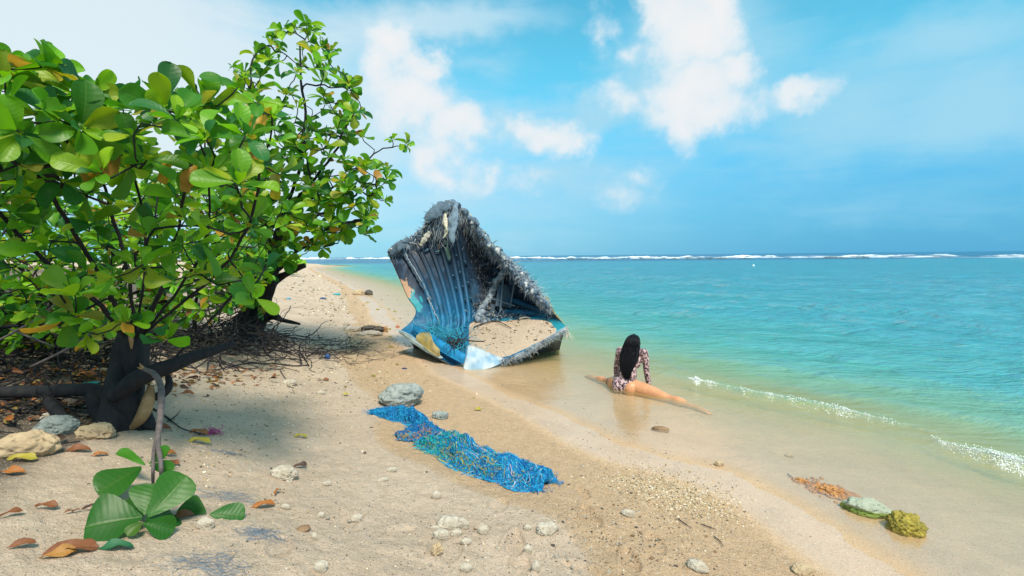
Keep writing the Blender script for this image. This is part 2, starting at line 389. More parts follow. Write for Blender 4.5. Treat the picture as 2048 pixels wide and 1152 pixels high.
# ------------------------------------------------------------------ shoreline and terrain
SH = np.array([(14, -40), (6, -8), (3.4, -1), (2.45, 1.6), (2.10, 3.1), (1.74, 4.1), (1.07, 4.8), (.44, 5.8), (-.48, 7.4), (-1.7, 9.9), (-3.1, 13.5), (-5.5, 20),
               (-10.5, 33), (-24, 63), (-36, 92), (-38, 108), (-50, 128), (-85, 160), (-300, 240), (-3000, 500), (-30000, 3000)], float)
SHF = np.vstack([crv(SH[:18], 90), SH[18:]])
def shore_d(x, y):
    """signed distance to the waterline, positive on the land"""
    x = np.asarray(x, float); y = np.asarray(y, float); best = np.full(x.shape, 1e18); ins = np.zeros(x.shape, bool)
    poly = np.vstack([SHF, [(-30000, -30000), (14, -30000)]])
    for i in range(len(SHF) - 1):
        a, b = SHF[i], SHF[i + 1]; ab = b - a; L = ab.dot(ab)
        tt = np.clip(((x - a[0]) * ab[0] + (y - a[1]) * ab[1]) / L, 0, 1)
        dd = (x - a[0] - tt * ab[0]) ** 2 + (y - a[1] - tt * ab[1]) ** 2
        best = np.minimum(best, dd)
    for i in range(len(poly)):
        a, b = poly[i], poly[(i + 1) % len(poly)]
        c = (a[1] > y) != (b[1] > y)
        with np.errstate(divide='ignore', invalid='ignore'):
            xx = (b[0] - a[0]) * (y - a[1]) / (b[1] - a[1] + 1e-30) + a[0]
        ins ^= c & (x < xx)
    return np.where(ins, 1, -1) * np.sqrt(best)
PD = [-4000, -300, -60, -30, -12, -8, -5, -3, -1.5, 0, 1.2, 2.3, 3.2, 3.8, 4.4, 5.0, 5.7, 6.4, 8, 12, 30, 400, 30000]
PZ = [-9, -4.0, -2.4, -1.9, -1.15, -.75, -.38, -.175, -.062, 0, .07, .19, .38, .55, .68, .80, .98, 1.35, 1.55, 1.7, 2.2, 2.4, 2.4]
FOOT = []      # footprints: (x, y, long axis angle, length, width, depth)
def height(x, y, fine=True):
    x = np.asarray(x, float); y = np.asarray(y, float)
    d = shore_d(x, y)
    far = sm(10, 40, np.hypot(x, y))
    dd = np.where(d > 3.2, 3.2 + (d - 3.2) * (1 - 0.62 * sm(8, 30, y)), d)      # the bank fades out along the far beach
    z = np.interp(dd + 0.16 * fbm(x * .9, y * .9, oct=3, seed=5), PD, PZ)
    z = z + 0.03 * fbm(x * .7, y * .7, oct=3, seed=3) * sm(-.3, 1.5, d)
    if fine:
        dry = sm(.6, 2.2, d)
        z = z + (0.014 * fbm(x * 4, y * 4, oct=3, seed=11) + 0.010 * fbm(x * 14, y * 14, oct=3, seed=12)) * (0.15 + 0.85 * dry) * (1 - far)
        z = z + 0.05 * fbm(x * 1.6, y * 1.6, oct=4, seed=21) * sm(4.4, 6, d) * (1 - far)
        for (fx, fy, an, L, Wd, dp) in FOOT:
            c, s_ = math.cos(an), math.sin(an)
            a = ((x - fx) * c + (y - fy) * s_) / L; b = (-(x - fx) * s_ + (y - fy) * c) / (Wd * (1 - .25 * np.clip(a, -1, 1)))
            rr = np.sqrt(a * a + b * b)
            z = z - dp * (1 - sm(.75, 1.0, rr)) + dp * .45 * sm(.8, 1.05, rr) * (1 - sm(1.05, 1.45, rr))
    return z
def on_ground(px, py, fine=False):
    dr = ray(px, py); t = np.geomspace(1.2, 400, 1500)
    P = CAM + t[:, None] * dr; below = P[:, 2] < height(P[:, 0], P[:, 1], fine)
    i = int(np.argmax(below)) if below.any() else len(t) - 1
    a, b = t[max(i - 1, 0)], t[i]
    tt = np.linspace(a, b, 20); P = CAM + tt[:, None] * dr; bl = P[:, 2] < height(P[:, 0], P[:, 1], fine)
    p = P[int(np.argmax(bl)) if bl.any() else -1]
    return p
for px, py, an, L, Wd, dp in [(1030, 1085, 1.5, .15, .065, .022), (1180, 1030, 1.75, .17, .06, .02), (1165, 985, 1.7, .13, .05, .016), (1045, 1128, 1.6, .10, .06, .02),
                              (1165, 1138, 2.6, .14, .06, .02), (1260, 1120, 1.5, .14, .06, .016), (905, 1100, 1.4, .14, .06, .008), (700, 1040, 1.2, .14, .06, .010), (560, 1090, 1.9, .13, .06, .012), (620, 900, 1.2, .14, .06, .010), (520, 850, 1.0, .14, .06, .010), (1310, 1085, 1.5, .13, .06, .012), (1000, 1010, 1.3, .13, .06, .010), (800, 1060, .8, .13, .06, .010), (450, 930, 1.6, .13, .06, .009)]:
    p = on_ground(px, py); FOOT.append((p[0], p[1], an, L, Wd, dp))

def polar(theta, r):
    T, R = np.meshgrid(theta, r, indexing='ij')
    return (R * np.sin(T)).ravel(), (R * np.cos(T)).ravel(), R.ravel()
th = np.concatenate([np.radians(np.arange(-180, -58, 3.0)), np.radians(np.arange(-58, 58, 0.17)), np.radians(np.arange(58, 180.1, 3.0))])
rr = np.concatenate([np.linspace(.25, 1.6, 12)[:-1], np.geomspace(1.6, 26, 430)[:-1], np.geomspace(26, 24000, 120)])
X, Y, R_ = polar(th, rr)
Z = height(X, Y); D = shore_d(X, Y)
# damp sand: the last swash line
dampline = 1.75 + 0.30 * fbm(X * .8, Y * .8, oct=3, seed=31) + .5 * np.exp(-((X + .9) / .55) ** 2 - ((Y - 4.5) / .7) ** 2) - 0.6 * sm(8, 14, Y)
wet = np.where(D < dampline, 0.30 + .34 * sm(.15, -.5, D - dampline), 0.30 * sm(.05, 0.0, D - dampline))
wetline = 0.42 + 0.22 * fbm(X * .7 + 3, Y * .7, oct=3, seed=32)
wet = np.maximum(wet, 0.64 + .36 * sm(.22, -.10, D - wetline) - 1.0 * (D - wetline > .22))
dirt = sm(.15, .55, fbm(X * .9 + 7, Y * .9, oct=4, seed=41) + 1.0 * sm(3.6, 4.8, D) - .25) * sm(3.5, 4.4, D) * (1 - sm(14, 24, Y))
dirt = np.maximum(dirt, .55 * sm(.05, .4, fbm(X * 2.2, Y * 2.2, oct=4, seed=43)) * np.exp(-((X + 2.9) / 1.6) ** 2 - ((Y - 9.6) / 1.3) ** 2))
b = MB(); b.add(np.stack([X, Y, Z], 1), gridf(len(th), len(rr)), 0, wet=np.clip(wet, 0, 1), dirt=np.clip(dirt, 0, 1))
tag(b.build('beach', M_SAND), kind='structure')

# ------------------------------------------------------------------ sea
def wavelet(x, y, pts, w_in, w_out, amp):
    """small breaking ridge along a line of ground points"""
    P = crv(pts, 40); best = np.full(x.shape, 1e9); sgn = np.zeros(x.shape); tpos = np.zeros(x.shape)
    for i in range(len(P) - 1):
        a, c = P[i][:2], P[i + 1][:2]; ab = c - a; L = ab.dot(ab)
        tt = np.clip(((x - a[0]) * ab[0] + (y - a[1]) * ab[1]) / L, 0, 1)
        dx = x - a[0] - tt * ab[0]; dy = y - a[1] - tt * ab[1]; dd = np.hypot(dx, dy)
        m_ = dd < best; best = np.where(m_, dd, best); sgn = np.where(m_, np.sign(ab[0] * dy - ab[1] * dx), sgn)
        tpos = np.where(m_, (i + tt) / (len(P) - 1), tpos)
    ww = np.where(sgn > 0, w_out, w_in)
    return amp * np.exp(-(best / ww) ** 2) * (0.35 + .65 * np.sin(np.clip(tpos, .02, .98) * PI))
def seapt(px, py, z=0.0):
    d = ray(px, py); return CAM + d * ((z - H) / d[2])
WL1 = [seapt(*p) for p in [(1330, 748), (1395, 764), (1480, 786), (1560, 803), (1640, 818), (1720, 834), (1800, 850)]]
WL2 = [seapt(*p) for p in [(1880, 888), (1950, 912), (2010, 930), (2070, 946), (2200, 980)]]
WL3 = [seapt(*p) for p in [(1640, 782), (1740, 800), (1830, 815), (1930, 836), (2048, 860), (2200, 900)]]
WL4 = [seapt(*p) for p in [(1380, 712), (1480, 724), (1600, 742), (1720, 765), (1820, 772)]]
_wr = np.random.default_rng(3)
WAVES = []
for i in range(26):
    lam = float(np.exp(_wr.uniform(math.log(.35), math.log(5.5)))); an = math.atan2(-.62, -.78) + _wr.normal(0, .55)
    WAVES.append((lam, an, _wr.uniform(0, 6.28), .0110 * lam ** .75))
def sea_h(x, y, cell):
    d = -shore_d(x, y); amp = sm(.4, 9, d) * .85 + .03
    wx = x + .9 * fbm(x * .25, y * .25, oct=2, seed=61); wy = y + .9 * fbm(x * .25 + 9, y * .25, oct=2, seed=62)
    h = 0
    for lam, an, ph, A in WAVES:
        k = 2 * PI / lam; p = k * (wx * math.cos(an) + wy * math.sin(an)) + ph
        h = h + A * (np.sin(p) + .3 * np.cos(2 * p)) * sm(.45, .2, cell / lam)
    h = h * amp * (.55 + .75 * (fbm(x * .12, y * .2, oct=2, seed=66) + .4))
    for P, wi, wo, a in ((WL1, .07, .30, .080), (WL2, .06, .25, .070), (WL3, .16, .45, .050), (WL4, .14, .4, .035)):
        h = h + wavelet(x, y, P, wi, wo, a)
    return h
th = np.radians(np.concatenate([np.arange(-180, -62, 4.0), np.arange(-62, 62, 0.16), np.arange(62, 180.1, 4.0)]))
rr = np.concatenate([np.geomspace(1.8, 45, 560)[:-1], np.geomspace(45, 30000, 150)])
X, Y, R_ = polar(th, rr)
gz = height(X, Y, False); keep = gz < 0.16
ZW = np.zeros_like(X); cell = R_ * np.log(45 / 1.8) / 560
k_ = keep & (R_ < 120); ZW[k_] = sea_h(X[k_], Y[k_], cell[k_])
DS = -shore_d(X, Y)
chop = sm(.3, 7, DS) * .95 + .05
F = gridf(len(th), len(rr)); F = F[keep[F].any(1)]
used = np.zeros(len(X), bool); used[F.ravel()] = True; remap = np.cumsum(used) - 1
reefd = sm(120, 170, Y + .05 * X)
dep = np.clip(ZW - gz, 0, 9); dep = np.minimum(dep, 1.9 + .25 * fbm(X * .03, Y * .05, oct=3, seed=71)) + 3 * reefd * (dep > 1)
b = MB(); b.add(np.stack([X, Y, ZW], 1)[used], remap[F], 0, depth=dep[used], chop=chop[used])
tag(b.build('sea', M_WATER), kind='structure')

# foam along the two small breakers: heaps of bubbles riding the crest
def foam_line(pts, n, spread, seed, dens):
    g = np.random.default_rng(seed); P = crv(pts, 200); b = MB(); v0, f0 = ico(1)
    tt = np.clip(dens(g, n), 0, .999); i = (tt * 199).astype(int)
    nrm = np.array([-.3, -.95])
    clump = .5 + .5 * vnoise(tt * 60, tt * 0 + seed)
    clump = np.clip(clump * 1.6 - .3, 0, 1.3); off = np.abs(g.normal(0, spread, n)) * (.25 + clump) * np.where(g.random(n) < .8, 1, -1)
    p = P[i][:, :2] + nrm * off[:, None] * .6 + g.normal(0, .012, (n, 2))
    z = sea_h(p[:, 0], p[:, 1], np.full(n, .02)); r = g.uniform(.0010, .0032, n) * (.5 + clump)
    z = z + .2 * r + np.abs(g.normal(0, .010, n)) * clump * (off < .05)
    for j in range(n):
        b.add(v0 * [r[j] * g.uniform(1, 2.6), r[j] * g.uniform(1, 2), r[j] * .9] + [p[j, 0], p[j, 1], z[j]], f0)
    return b
d1 = lambda g, n: np.where(g.random(n) < .55, .13 + np.abs(g.normal(0, .055, n)), np.where(g.random(n) < .5, g.normal(.45, .08, n), g.normal(.78, .08, n)))
tag(foam_line(WL1, 2900, .085, 5, d1).build('foam', M_FOAM), kind='stuff', label='thin white foam along the small wave breaking by the woman', cat='foam')
d2 = lambda g, n: g.normal(.55, .28, n)
tag(foam_line(WL2, 2600, .16, 6, d2).build('foam', M_FOAM), kind='stuff', label='white foam where the wavelet washes up at the edge of the photo', cat='foam')

# the breakers on the reef and the dark reef edge before them
def reef_pt(px, dyh):
    hz = 511.6 - (px - 1024) * .00967
    d = ray(px, hz + dyh); return CAM + d * (-H / d[2])
def surf_strip(name, stations, hmin, hmax, seed, m, thick, gap):
    A = np.array([reef_pt(p, q) for p, q in stations]); n = 700
    P = crv(A, n); g = np.arange(n); s_ = np.linspace(0, 1, n)
    dist = np.linalg.norm(P[:, :2], axis=1); b = MB()
    e = fbm(s_ * 26, s_ * 0 + seed, oct=4, seed=seed); on = sm(-.22 + gap, .12 + gap, e)
    hh = (hmin + (hmax - hmin) * np.clip(.5 + 1.1 * fbm(s_ * 120, s_ * 0, oct=4, seed=seed + 1), 0, 1)) * (.10 + .90 * on) * dist / 180
    k = 9; V = []
    for j in range(k):
        a = j / (k - 1) * PI; r_ = 1 + .35 * fbm(s_ * 300 + j * 7.7, s_ * 0 + j * 3.1, oct=2, seed=seed + 2)
        y = P[:, 1] + math.cos(a) * thick * dist / 180 * -1 * r_; z = math.sin(a) * hh * r_ - .02
        V.append(np.stack([P[:, 0], y, z], 1))
    b.add(np.stack(V, 1).reshape(-1, 3), gridf(n, k)); return b.build(name, m)
tag(surf_strip('surf', [(560, 2.2), (760, 2.6), (1000, 4.2), (1160, 5.2), (1400, 6.0), (1700, 7.0), (2048, 10.5), (2300, 14)], .08, .50, 81, M_SURF, 2.5, .0), kind='structure')
tag(surf_strip('surf_wash', [(560, 2.8), (760, 3.2), (1000, 5.6), (1160, 7.0), (1400, 8.0), (1700, 9.3), (2048, 13), (2300, 17)], .04, .26, 85, M_SURF, 4.0, -.12), kind='structure')
tag(surf_strip('reef', [(1000, 6.4), (1160, 8.4), (1400, 9.4), (1700, 10.6), (1900, 12)], .05, .28, 91, M_REEF, 1.2, .06), kind='structure')

# ------------------------------------------------------------------ trees
NU, NV = 11, 5
_t = 1 - (1 - np.linspace(0, 1, NU)) ** 1.7; _s = np.linspace(-1, 1, NV)
def leaf_geo(b, pos, along, nrm, L, Wd, col, fold=.25, bend=.35, wave=.04, g=rng, rag=0.0):
    """one broad obovate leaf: midrib fold, droop and a wavy margin"""
    along = unit(along); nrm = unit(nrm - along * np.dot(nrm, along)); side = np.cross(along, nrm)
    t = _t[:, None]; s_ = _s[None, :]
    wd = np.clip(t, .02, 1) ** .80 * np.clip(1.0 - t ** 4.5, 0, 1) ** .5; wd = wd / .72 * .5 * Wd
    wd = np.maximum(wd, .012 * L)
    ph = g.uniform(0, 6.28)
    u = s_ * wd * (1 - .12 * np.abs(s_) * abs(fold)) * (1 + rag * g.uniform(-1, 1, (NU, NV)))
    z = fold * np.abs(s_) * wd + wave * L * np.sin(t * 7 + ph + s_ * 2) * np.abs(s_)
    an = bend * t; y = L * np.where(abs(bend) > 1e-3, np.sin(an) / (bend + 1e-9), t); zz = -L * np.where(abs(bend) > 1e-3, (1 - np.cos(an)) / (bend + 1e-9), 0 * t)
    V = pos + (u[..., None] * side + (y + 0 * s_)[..., None] * along + (z + zz)[..., None] * nrm)
    lf = np.stack([np.broadcast_to(s_, (NU, NV)), np.broadcast_to(t, (NU, NV)), np.full((NU, NV), g.random())], -1).reshape(-1, 3)
    cc = np.tile(np.asarray(col, float), (NU * NV, 1))
    b.add(V.reshape(-1, 3), gridf(NU, NV), 0, col=cc, lf=lf)
GREEN = [(.09, .28, .010), (.15, .38, .012), (.05, .20, .012), (.25, .44, .014), (.03, .16, .035), (.11, .32, .015), (.20, .41, .012), (.28, .38, .015)]
YEL = [(.42, .34, .03), (.46, .25, .03), (.34, .33, .04)]; BRN = [(.32, .13, .035), (.26, .11, .05), (.42, .22, .05)]
def leaf_col(g, py=.035, pb=.015, bright=1.0):
    r = g.random()
    if r < pb: c = BRN[g.integers(3)]
    elif r < pb + py: c = YEL[g.integers(3)]
    else: c = GREEN[g.integers(len(GREEN))]
    return np.clip(np.array(c) * g.uniform(.75, 1.25) * bright, 0, 1)
def rosette(b, p, ax, g, n, L, py=.03, pb=.012):
    ax = unit(ax); e1 = unit(np.cross(ax, [0.3, .5, .81])); e2 = np.cross(ax, e1); ph = g.uniform(0, 6.28)
    for i in range(n):
        a = ph + i * 2.399; tilt = math.radians(g.uniform(28, 98) if i > 1 else g.uniform(10, 30))
        rad = math.cos(a) * e1 + math.sin(a) * e2
        al = math.cos(tilt) * ax + math.sin(tilt) * rad; al[2] -= g.uniform(0, .22)
        nr = math.sin(tilt) * ax - math.cos(tilt) * rad + g.normal(0, .22, 3)
        l = L * g.uniform(.55, 1.12) * (.6 if i < 2 else 1)
        leaf_geo(b, p + rad * .012 + unit(al) * l * .05, al, nr, l, l * g.uniform(.56, .72), leaf_col(g, py, pb), g.uniform(.15, .75), g.uniform(-.2, .95), g.uniform(.01, .06), g)
def in_poly(x, y, P):
    ins = False; n = len(P)
    for i in range(n):
        a, c = P[i], P[(i + 1) % n]
        if (a[1] > y) != (c[1] > y) and x < (c[0] - a[0]) * (y - a[1]) / (c[1] - a[1]) + a[0]: ins = not ins
    return ins
class Tree:
    """skeleton of nodes grown out from hand laid main stems to the places where leaf rosettes sit"""
    def __init__(s, seed): s.g = np.random.default_rng(seed); s.p = []; s.par = []; s.stem = []; s.tips = []; s.dir = []
    def main(s, pts, stem, parent=-1, n=14, jit=.015):
        P = crv(pts, n); P[1:-1] += s.g.normal(0, jit, (n - 2, 3))
        for i in range(n):
            if parent >= 0 and i == 0: continue
            s.p.append(P[i]); s.par.append(parent if (i <= 1 and parent >= 0) or i == 0 else len(s.p) - 2); s.stem.append(stem)
        return len(s.p) - 1
    def near(s, q):
        return int(np.argmin(np.linalg.norm(np.array(s.p) - q, axis=1)))
    def grow(s, targets, up=.35, minlen=.0):
        T = np.array(targets); d = np.array([np.min(np.linalg.norm(np.array(s.p) - q, axis=1)) for q in T])
        for q in T[np.argsort(d)]:
            A = np.array(s.p); v = q - A; ln = np.linalg.norm(v, axis=1)
            cost = ln * (1 + .9 * np.clip(-v[:, 2] / (ln + 1e-6) + .1, 0, 2)) + .10 * (ln < minlen)
            i = int(np.argmin(cost)); a = A[i]; L = ln[i]; pa = s.par[i]
            d0 = unit(a - A[pa]) if pa >= 0 else np.array([0, 0, 1.0])
            mid1 = a + (d0 * .30 + unit(q - a) * .35) * L * .55; mid2 = q - (unit(q - a) * .6 + np.array([0, 0, up])) * L * .33
            n = max(3, int(L / .09) + 2); P = crv([a, mid1, mid2, q], n); P[1:-1] += s.g.normal(0, .010 * min(1, L), (n - 2, 3))
            prev = i
            for k in range(1, n):
                s.p.append(P[k]); s.par.append(prev); s.stem.append(s.stem[i]); prev = len(s.p) - 1
            s.tips.append((prev, unit(P[-1] - P[-2])))
    def radii(s, tip=.004, ex=2.35, rmax=.2):
        n = len(s.p); acc = np.zeros(n); ch = np.zeros(n, int)
        for i in range(n - 1, -1, -1):
            if ch[i] == 0: acc[i] = max(acc[i], tip ** ex)
            if s.par[i] >= 0: acc[s.par[i]] += acc[i] if ch[s.par[i]] or True else 0; ch[s.par[i]] += 1
        return np.minimum(acc ** (1 / ex), rmax)
    def tubes(s, rad, k=6):
        """tubes grouped by main stem"""
        n = len(s.p); kids = [[] for _ in range(n)]
        for i in range(n):
            if s.par[i] >= 0: kids[s.par[i]].append(i)
        out = {}
        def chain(start, first):
            path = ([start] if start >= 0 else []) + [first]; cur = first; todo = []
            while kids[cur]:
                ks = sorted(kids[cur], key=lambda i: -rad[i]); todo += [(cur, q) for q in ks[1:]]; cur = ks[0]; path.append(cur)
            P = np.array([s.p[i] for i in path]); R = np.array([rad[i] for i in path]); R[0] = min(R[0], R[1] * 1.25)
            if len(P) > 1:
                v, f = tube(P, R, k if R.max() > .012 else 5 if R.max() > .007 else 4); out.setdefault(s.stem[first], MB()).add(v, f)
            return todo
        stack = [(-1, i) for i in range(n) if s.par[i] < 0]
        while stack: stack += chain(*stack.pop())
        return out
def sample_crown(g, poly, dmin, dmax, n, sep):
    xs = [p[0] for p in poly]; ys = [p[1] for p in poly]; out = []; tries = 0
    while len(out) < n and tries < 20000:
        tries += 1; x, y = g.uniform(min(xs), max(xs)), g.uniform(min(ys), max(ys))
        if not in_poly(x, y, poly): continue
        q = at(x, y, g.uniform(dmin, dmax))
        if all(np.linalg.norm(q - o) > sep for o in out): out.append(q)
    return out
def thick(b, pts, radii, n, k=14, lump=.18, seed=0, ridges=0):
    P = crv(pts, n); R = crv(np.array(radii, float)[:, None], n)[:, 0]; v, f = tube(P, R, k)
    c = np.repeat(P, k, axis=0); q = fbm(v[:, 0] * 9, v[:, 1] * 9, v[:, 2] * 5, oct=3, seed=seed)
    a = np.tile(np.arange(k), n) * 2 * PI / k; tw = np.repeat(np.linspace(0, 2.2, n), k)
    v = c + (v - c) * (1 + lump * q + ridges * np.sin(a * 4 + tw * 3))[:, None]; b.add(v, f)

# --- near tree
tb = on_ground(248, 852); D0 = float(np.dot(tb - CAM, Fv))
TREE = thing('almond_tree', tb, 'near broad leaved green tree with twisted dark trunk and a snapped hanging branch', 'tree')
g = np.random.default_rng(11)
b = MB()
thick(b, [at(236, 872, D0), at(240, 835, D0), at(252, 770, D0 + .05), at(264, 700, D0 + .1), at(275, 640, D0 + .15)], [.20, .150, .125, .115, .085], 30, 18, .22, 1, .10)
thick(b, [at(285, 862, D0 + .05), at(272, 820, D0), at(235, 780, D0 - .06), at(238, 730, D0), at(255, 680, D0 + .08)], [.09, .085, .08, .06, .05], 24, 12, .2, 2, .08)
thick(b, [at(225, 795, D0 - .12), at(275, 758, D0 - .12), at(330, 735, D0 - .05), at(395, 712, D0 + .1), at(470, 688, D0 + .3)], [.055, .062, .055, .045, .02], 24, 10, .2, 3, .05)
thick(b, [at(300, 795, D0), at(322, 790, D0 + .02), at(338, 772, D0 + .05), at(336, 752, D0 + .1)], [.03, .032, .03, .02], 14, 8, .2, 4)
for i, (dx, dy) in enumerate([(-70, 10), (-40, 30), (60, 18), (85, 2)]):
    thick(b, [at(240 + dx * .3, 830, D0), at(240 + dx * .7, 850 + dy * .3, D0), at(240 + dx, 862 + dy * .5, D0 + .05)], [.05, .035, .01], 10, 8, .2, 6 + i)
b.build('trunk', M_BARK, TREE)
b = MB(); thick(b, [at(302, 770, D0 + .0), at(297, 800, D0 - .03), at(284, 832, D0 - .06), at(262, 858, D0 - .05)], [.02, .042, .042, .02], 18, 10, .12, 9); b.build('bare_wood', M_WOOD, TREE)
b = MB(); thick(b, [at(258, 664, D0 - .03), at(262, 678, D0 - .03), at(263, 698, D0 - .02)], [.006, .016, .006], 10, 8, .12, 9); b.build('bare_wood', M_WOOD, TREE)
b = MB(); thick(b, [at(-130, 792, D0 + .15), at(-20, 786, D0), at(90, 783, D0), at(180, 780, D0 + .02), at(235, 800, D0 + .02)], [.042, .046, .048, .052, .06], 36, 12, .2, 12, .04); b.build('limb', M_BARK, TREE)
b = MB(); thick(b, [at(185, 778, D0), at(190, 810, D0 - .04), at(215, 850, D0 - .05)], [.05, .055, .05], 16, 10, .25, 13, .04)
thick(b, [at(95, 800, D0 - .02), at(112, 820, D0 - .1), at(128, 836, D0 - .15)], [.04, .045, .03], 12, 9, .25, 14, .04); b.build('root', M_BARK, TREE)
T = Tree(12)
J = at(265, 690, D0 + .1)
stems = [[J, at(225, 600, 3.5), at(170, 500, 3.3), at(110, 400, 3.0), at(60, 300, 2.7), at(20, 215, 2.5)],
         [J, at(200, 610, 3.6), at(110, 540, 3.5), at(20, 450, 3.2), at(-80, 330, 2.9)],
         [J, at(262, 590, 3.5), at(235, 460, 3.4), at(190, 330, 3.1), at(130, 230, 2.8), at(90, 160, 2.7)],
         [J, at(285, 580, 3.7), at(290, 450, 3.6), at(262, 330, 3.3), at(250, 240, 3.1), at(240, 185, 3.0)],
         [J, at(315, 600, 3.6), at(345, 500, 3.5), at(368, 400, 3.3), at(375, 300, 3.1), at(345, 190, 3.0)],
         [J, at(350, 590, 3.8), at(405, 500, 3.6), at(420, 400, 3.4), at(410, 280, 3.2), at(420, 200, 3.2)],
         [J, at(370, 600, 3.8), at(450, 530, 3.6), at(500, 440, 3.5), at(520, 330, 3.4), at(510, 225, 3.2)],
         [at(330, 735, D0), at(420, 640, 3.8), at(490, 560, 3.7), at(540, 470, 3.6), at(565, 410, 3.5)],
         [J, at(300, 620, 3.7), at(330, 540, 3.9), at(310, 440, 4.0), at(330, 330, 4.0)]]
for i, st in enumerate(stems): T.main(st, i, n=22, jit=.004)
upper = [(-90, 200), (-20, 140), (90, 135), (180, 200), (250, 235), (330, 215), (425, 210), (510, 240), (545, 280), (545, 345), (480, 370), (330, 350), (180, 350), (60, 400), (-90, 440)]
mid = [(-110, 400), (80, 390), (300, 360), (560, 390), (590, 470), (560, 560), (470, 640), (330, 640), (200, 650), (60, 640), (-110, 560)]
tg = sample_crown(g, upper, 2.35, 3.5, 84, .16)
tm = sample_crown(g, mid, 2.9, 4.4, 80, .20)
fixed = [at(40, 265, 2.25), at(10, 160, 2.4), at(85, 135, 2.5), at(5, 220, 2.3), at(120, 240, 2.4), at(185, 190, 2.7), at(380, 235, 2.7), at(515, 205, 2.7), at(475, 175, 2.9), at(330, 205, 2.8), at(270, 220, 2.6), at(35, 330, 2.5), at(400, 195, 2.9),
         at(365, 490, 2.9), at(230, 555, 2.9), at(150, 590, 2.9), at(235, 650, 3.0), at(150, 630, 3.0), at(120, 570, 3.0), at(175, 665, 3.0), at(330, 680, 3.3), at(350, 560, 2.9), at(60, 560, 3.0), at(500, 330, 3.0), at(545, 235, 3.0), at(560, 350, 3.2)]
T.grow(tg + tm + fixed, .35)
rad = T.radii(.0042, 2.3, .06)
for k_, mb in sorted(T.tubes(rad, 8).items()): mb.build('limb', M_BARK, TREE)
b = MB()
for i, ax in T.tips:
    p = T.p[i]; big = np.dot(p - CAM, Fv) < 3.05
    rosette(b, p, unit(ax) + np.array([0, -.25, .35]), g, int(g.integers(7, 11)) if p[2] > 2.0 else int(g.integers(4, 8)), (.185 if big else .175) * g.uniform(.75, 1.15) if p[2] > 1.9 else .18 * g.uniform(.7, 1.1), .035, .008)
for _ in range(60):      # odd leaves on the stems themselves
    i = int(g.integers(60, len(T.p))); p = T.p[i]
    if p[2] < 1.5: continue
    leaf_geo(b, p, g.normal(0, 1, 3) + [0, -.4, .1], np.array([0, -.4, 1.0]) + g.normal(0, .3, 3), g.uniform(.10, .19), g.uniform(.07, .11), leaf_col(g, .12, .04), .3, .4, .03, g)
for q in [(395, 325), (375, 335), (340, 318), (215, 330), (245, 310), (530, 290), (240, 235)]:
    leaf_geo(b, at(*q, 2.75), np.array([g.normal(0, .5), -.3, -.7]), np.array([g.normal(0, .3), -1, .3]), .15, .10, BRN[2] if g.random() < .5 else YEL[1], .4, .3, .06, g)
b.build('crown', M_LEAF, TREE)
# the snapped branch hanging down in front of the trunk
BR = thing('broken_branch', tb, None, None); BR.parent = TREE; BR.location = (0, 0, 0); BR['_o'] = TREE['_o']
gb = lambda px, py, k=0.0: on_ground(px, py) + np.array([0, 0, k])
e1 = gb(305, 985, .0); dE = float(np.dot(e1 - CAM, Fv)); dm = D0 - .35
b = MB(); thick(b, [at(288, 738, D0 - .2), at(308, 748, D0 - .28), at(322, 775, D0 - .34), at(321, 830, D0 - .6), at(316, 880, D0 - .85), at(322, 930, D0 - 1.15), at(323, 985, dE)], [.014, .019, .021, .019, .015, .011, .009], 40, 8, .1, 15)
thick(b, [at(319, 862, D0 - .75), at(309, 895, D0 - .93), at(306, 935, D0 - 1.12), at(306, 985, dE)], [.013, .011, .009, .007], 20, 7, .1, 16)
thick(b, [at(306, 1010, dE), at(345, 1005, dE - .03), at(385, 1015, dE - .05), at(412, 1020, dE - .05)], [.007, .006, .005, .004], 12, 6, .1, 17)
b.build('stem', M_STEM, BR)
b = MB(); v0, f0 = ico(2)
for i in range(7):
    v, f = tube(crv([at(292, 740, D0 - .2), at(284 + g.uniform(-6, 4), 733 + g.uniform(-5, 6), D0 - .21), at(280 + g.uniform(-8, 6), 729 + g.uniform(-8, 8), D0 - .22)], 5), [.008, .006, .002], 5) if False else tube(crv([at(292, 740, D0 - .2), at(280 + g.uniform(-8, 6), 729 + g.uniform(-8, 8), D0 - .22)], 4), np.array([.010, .008, .006, .002]), 5)
    b.add(v, f)
b.build('splintered_end', M_WOOD, BR)
def pleaf(base, tip, wd, col, dep0, dep1, roll=0.0, fold=.2, bend=.3):
    p0 = at(*base, dep0); p1 = at(*tip, dep1); al = p1 - p0; L = np.linalg.norm(al); b_ = MB()
    view = unit(CAM - p0); nr = view * math.cos(roll) + np.array([0, 0, 1.0]) * .55 + np.cross(unit(al), view) * math.sin(roll)
    leaf_geo(b_, p0, al + unit(nr) * L * bend * .5, nr, L * 1.02, wd, col, fold, bend, .03, g); b_.build('leaf', M_LEAF, BR)
GL = (.022, .125, .012)
gd = lambda px, py, k=.06: float(np.dot(on_ground(px, py) - CAM, Fv)) - k
pleaf((283, 935), (196, 985), .20, (.028, .135, .014), dE + .02, gd(196, 985, .10), .2)
pleaf((290, 930), (237, 902), .07, (.06, .22, .02), dE + .05, dE + .1, .3)
pleaf((298, 928), (336, 898), .09, (.05, .20, .02), dE + .02, dE + .0, -.2)
pleaf((300, 930), (345, 938), .08, (.04, .17, .02), dE + .0, dE - .06, .2, .4)
g1 = gd(286, 1040, .12)
pleaf((284, 1034), (172, 1054), .29, GL, g1, gd(172, 1060, .05), .1, .15, .2)
pleaf((288, 1030), (248, 1000), .12, GL, g1 + .05, gd(258, 1000, .05), .1)
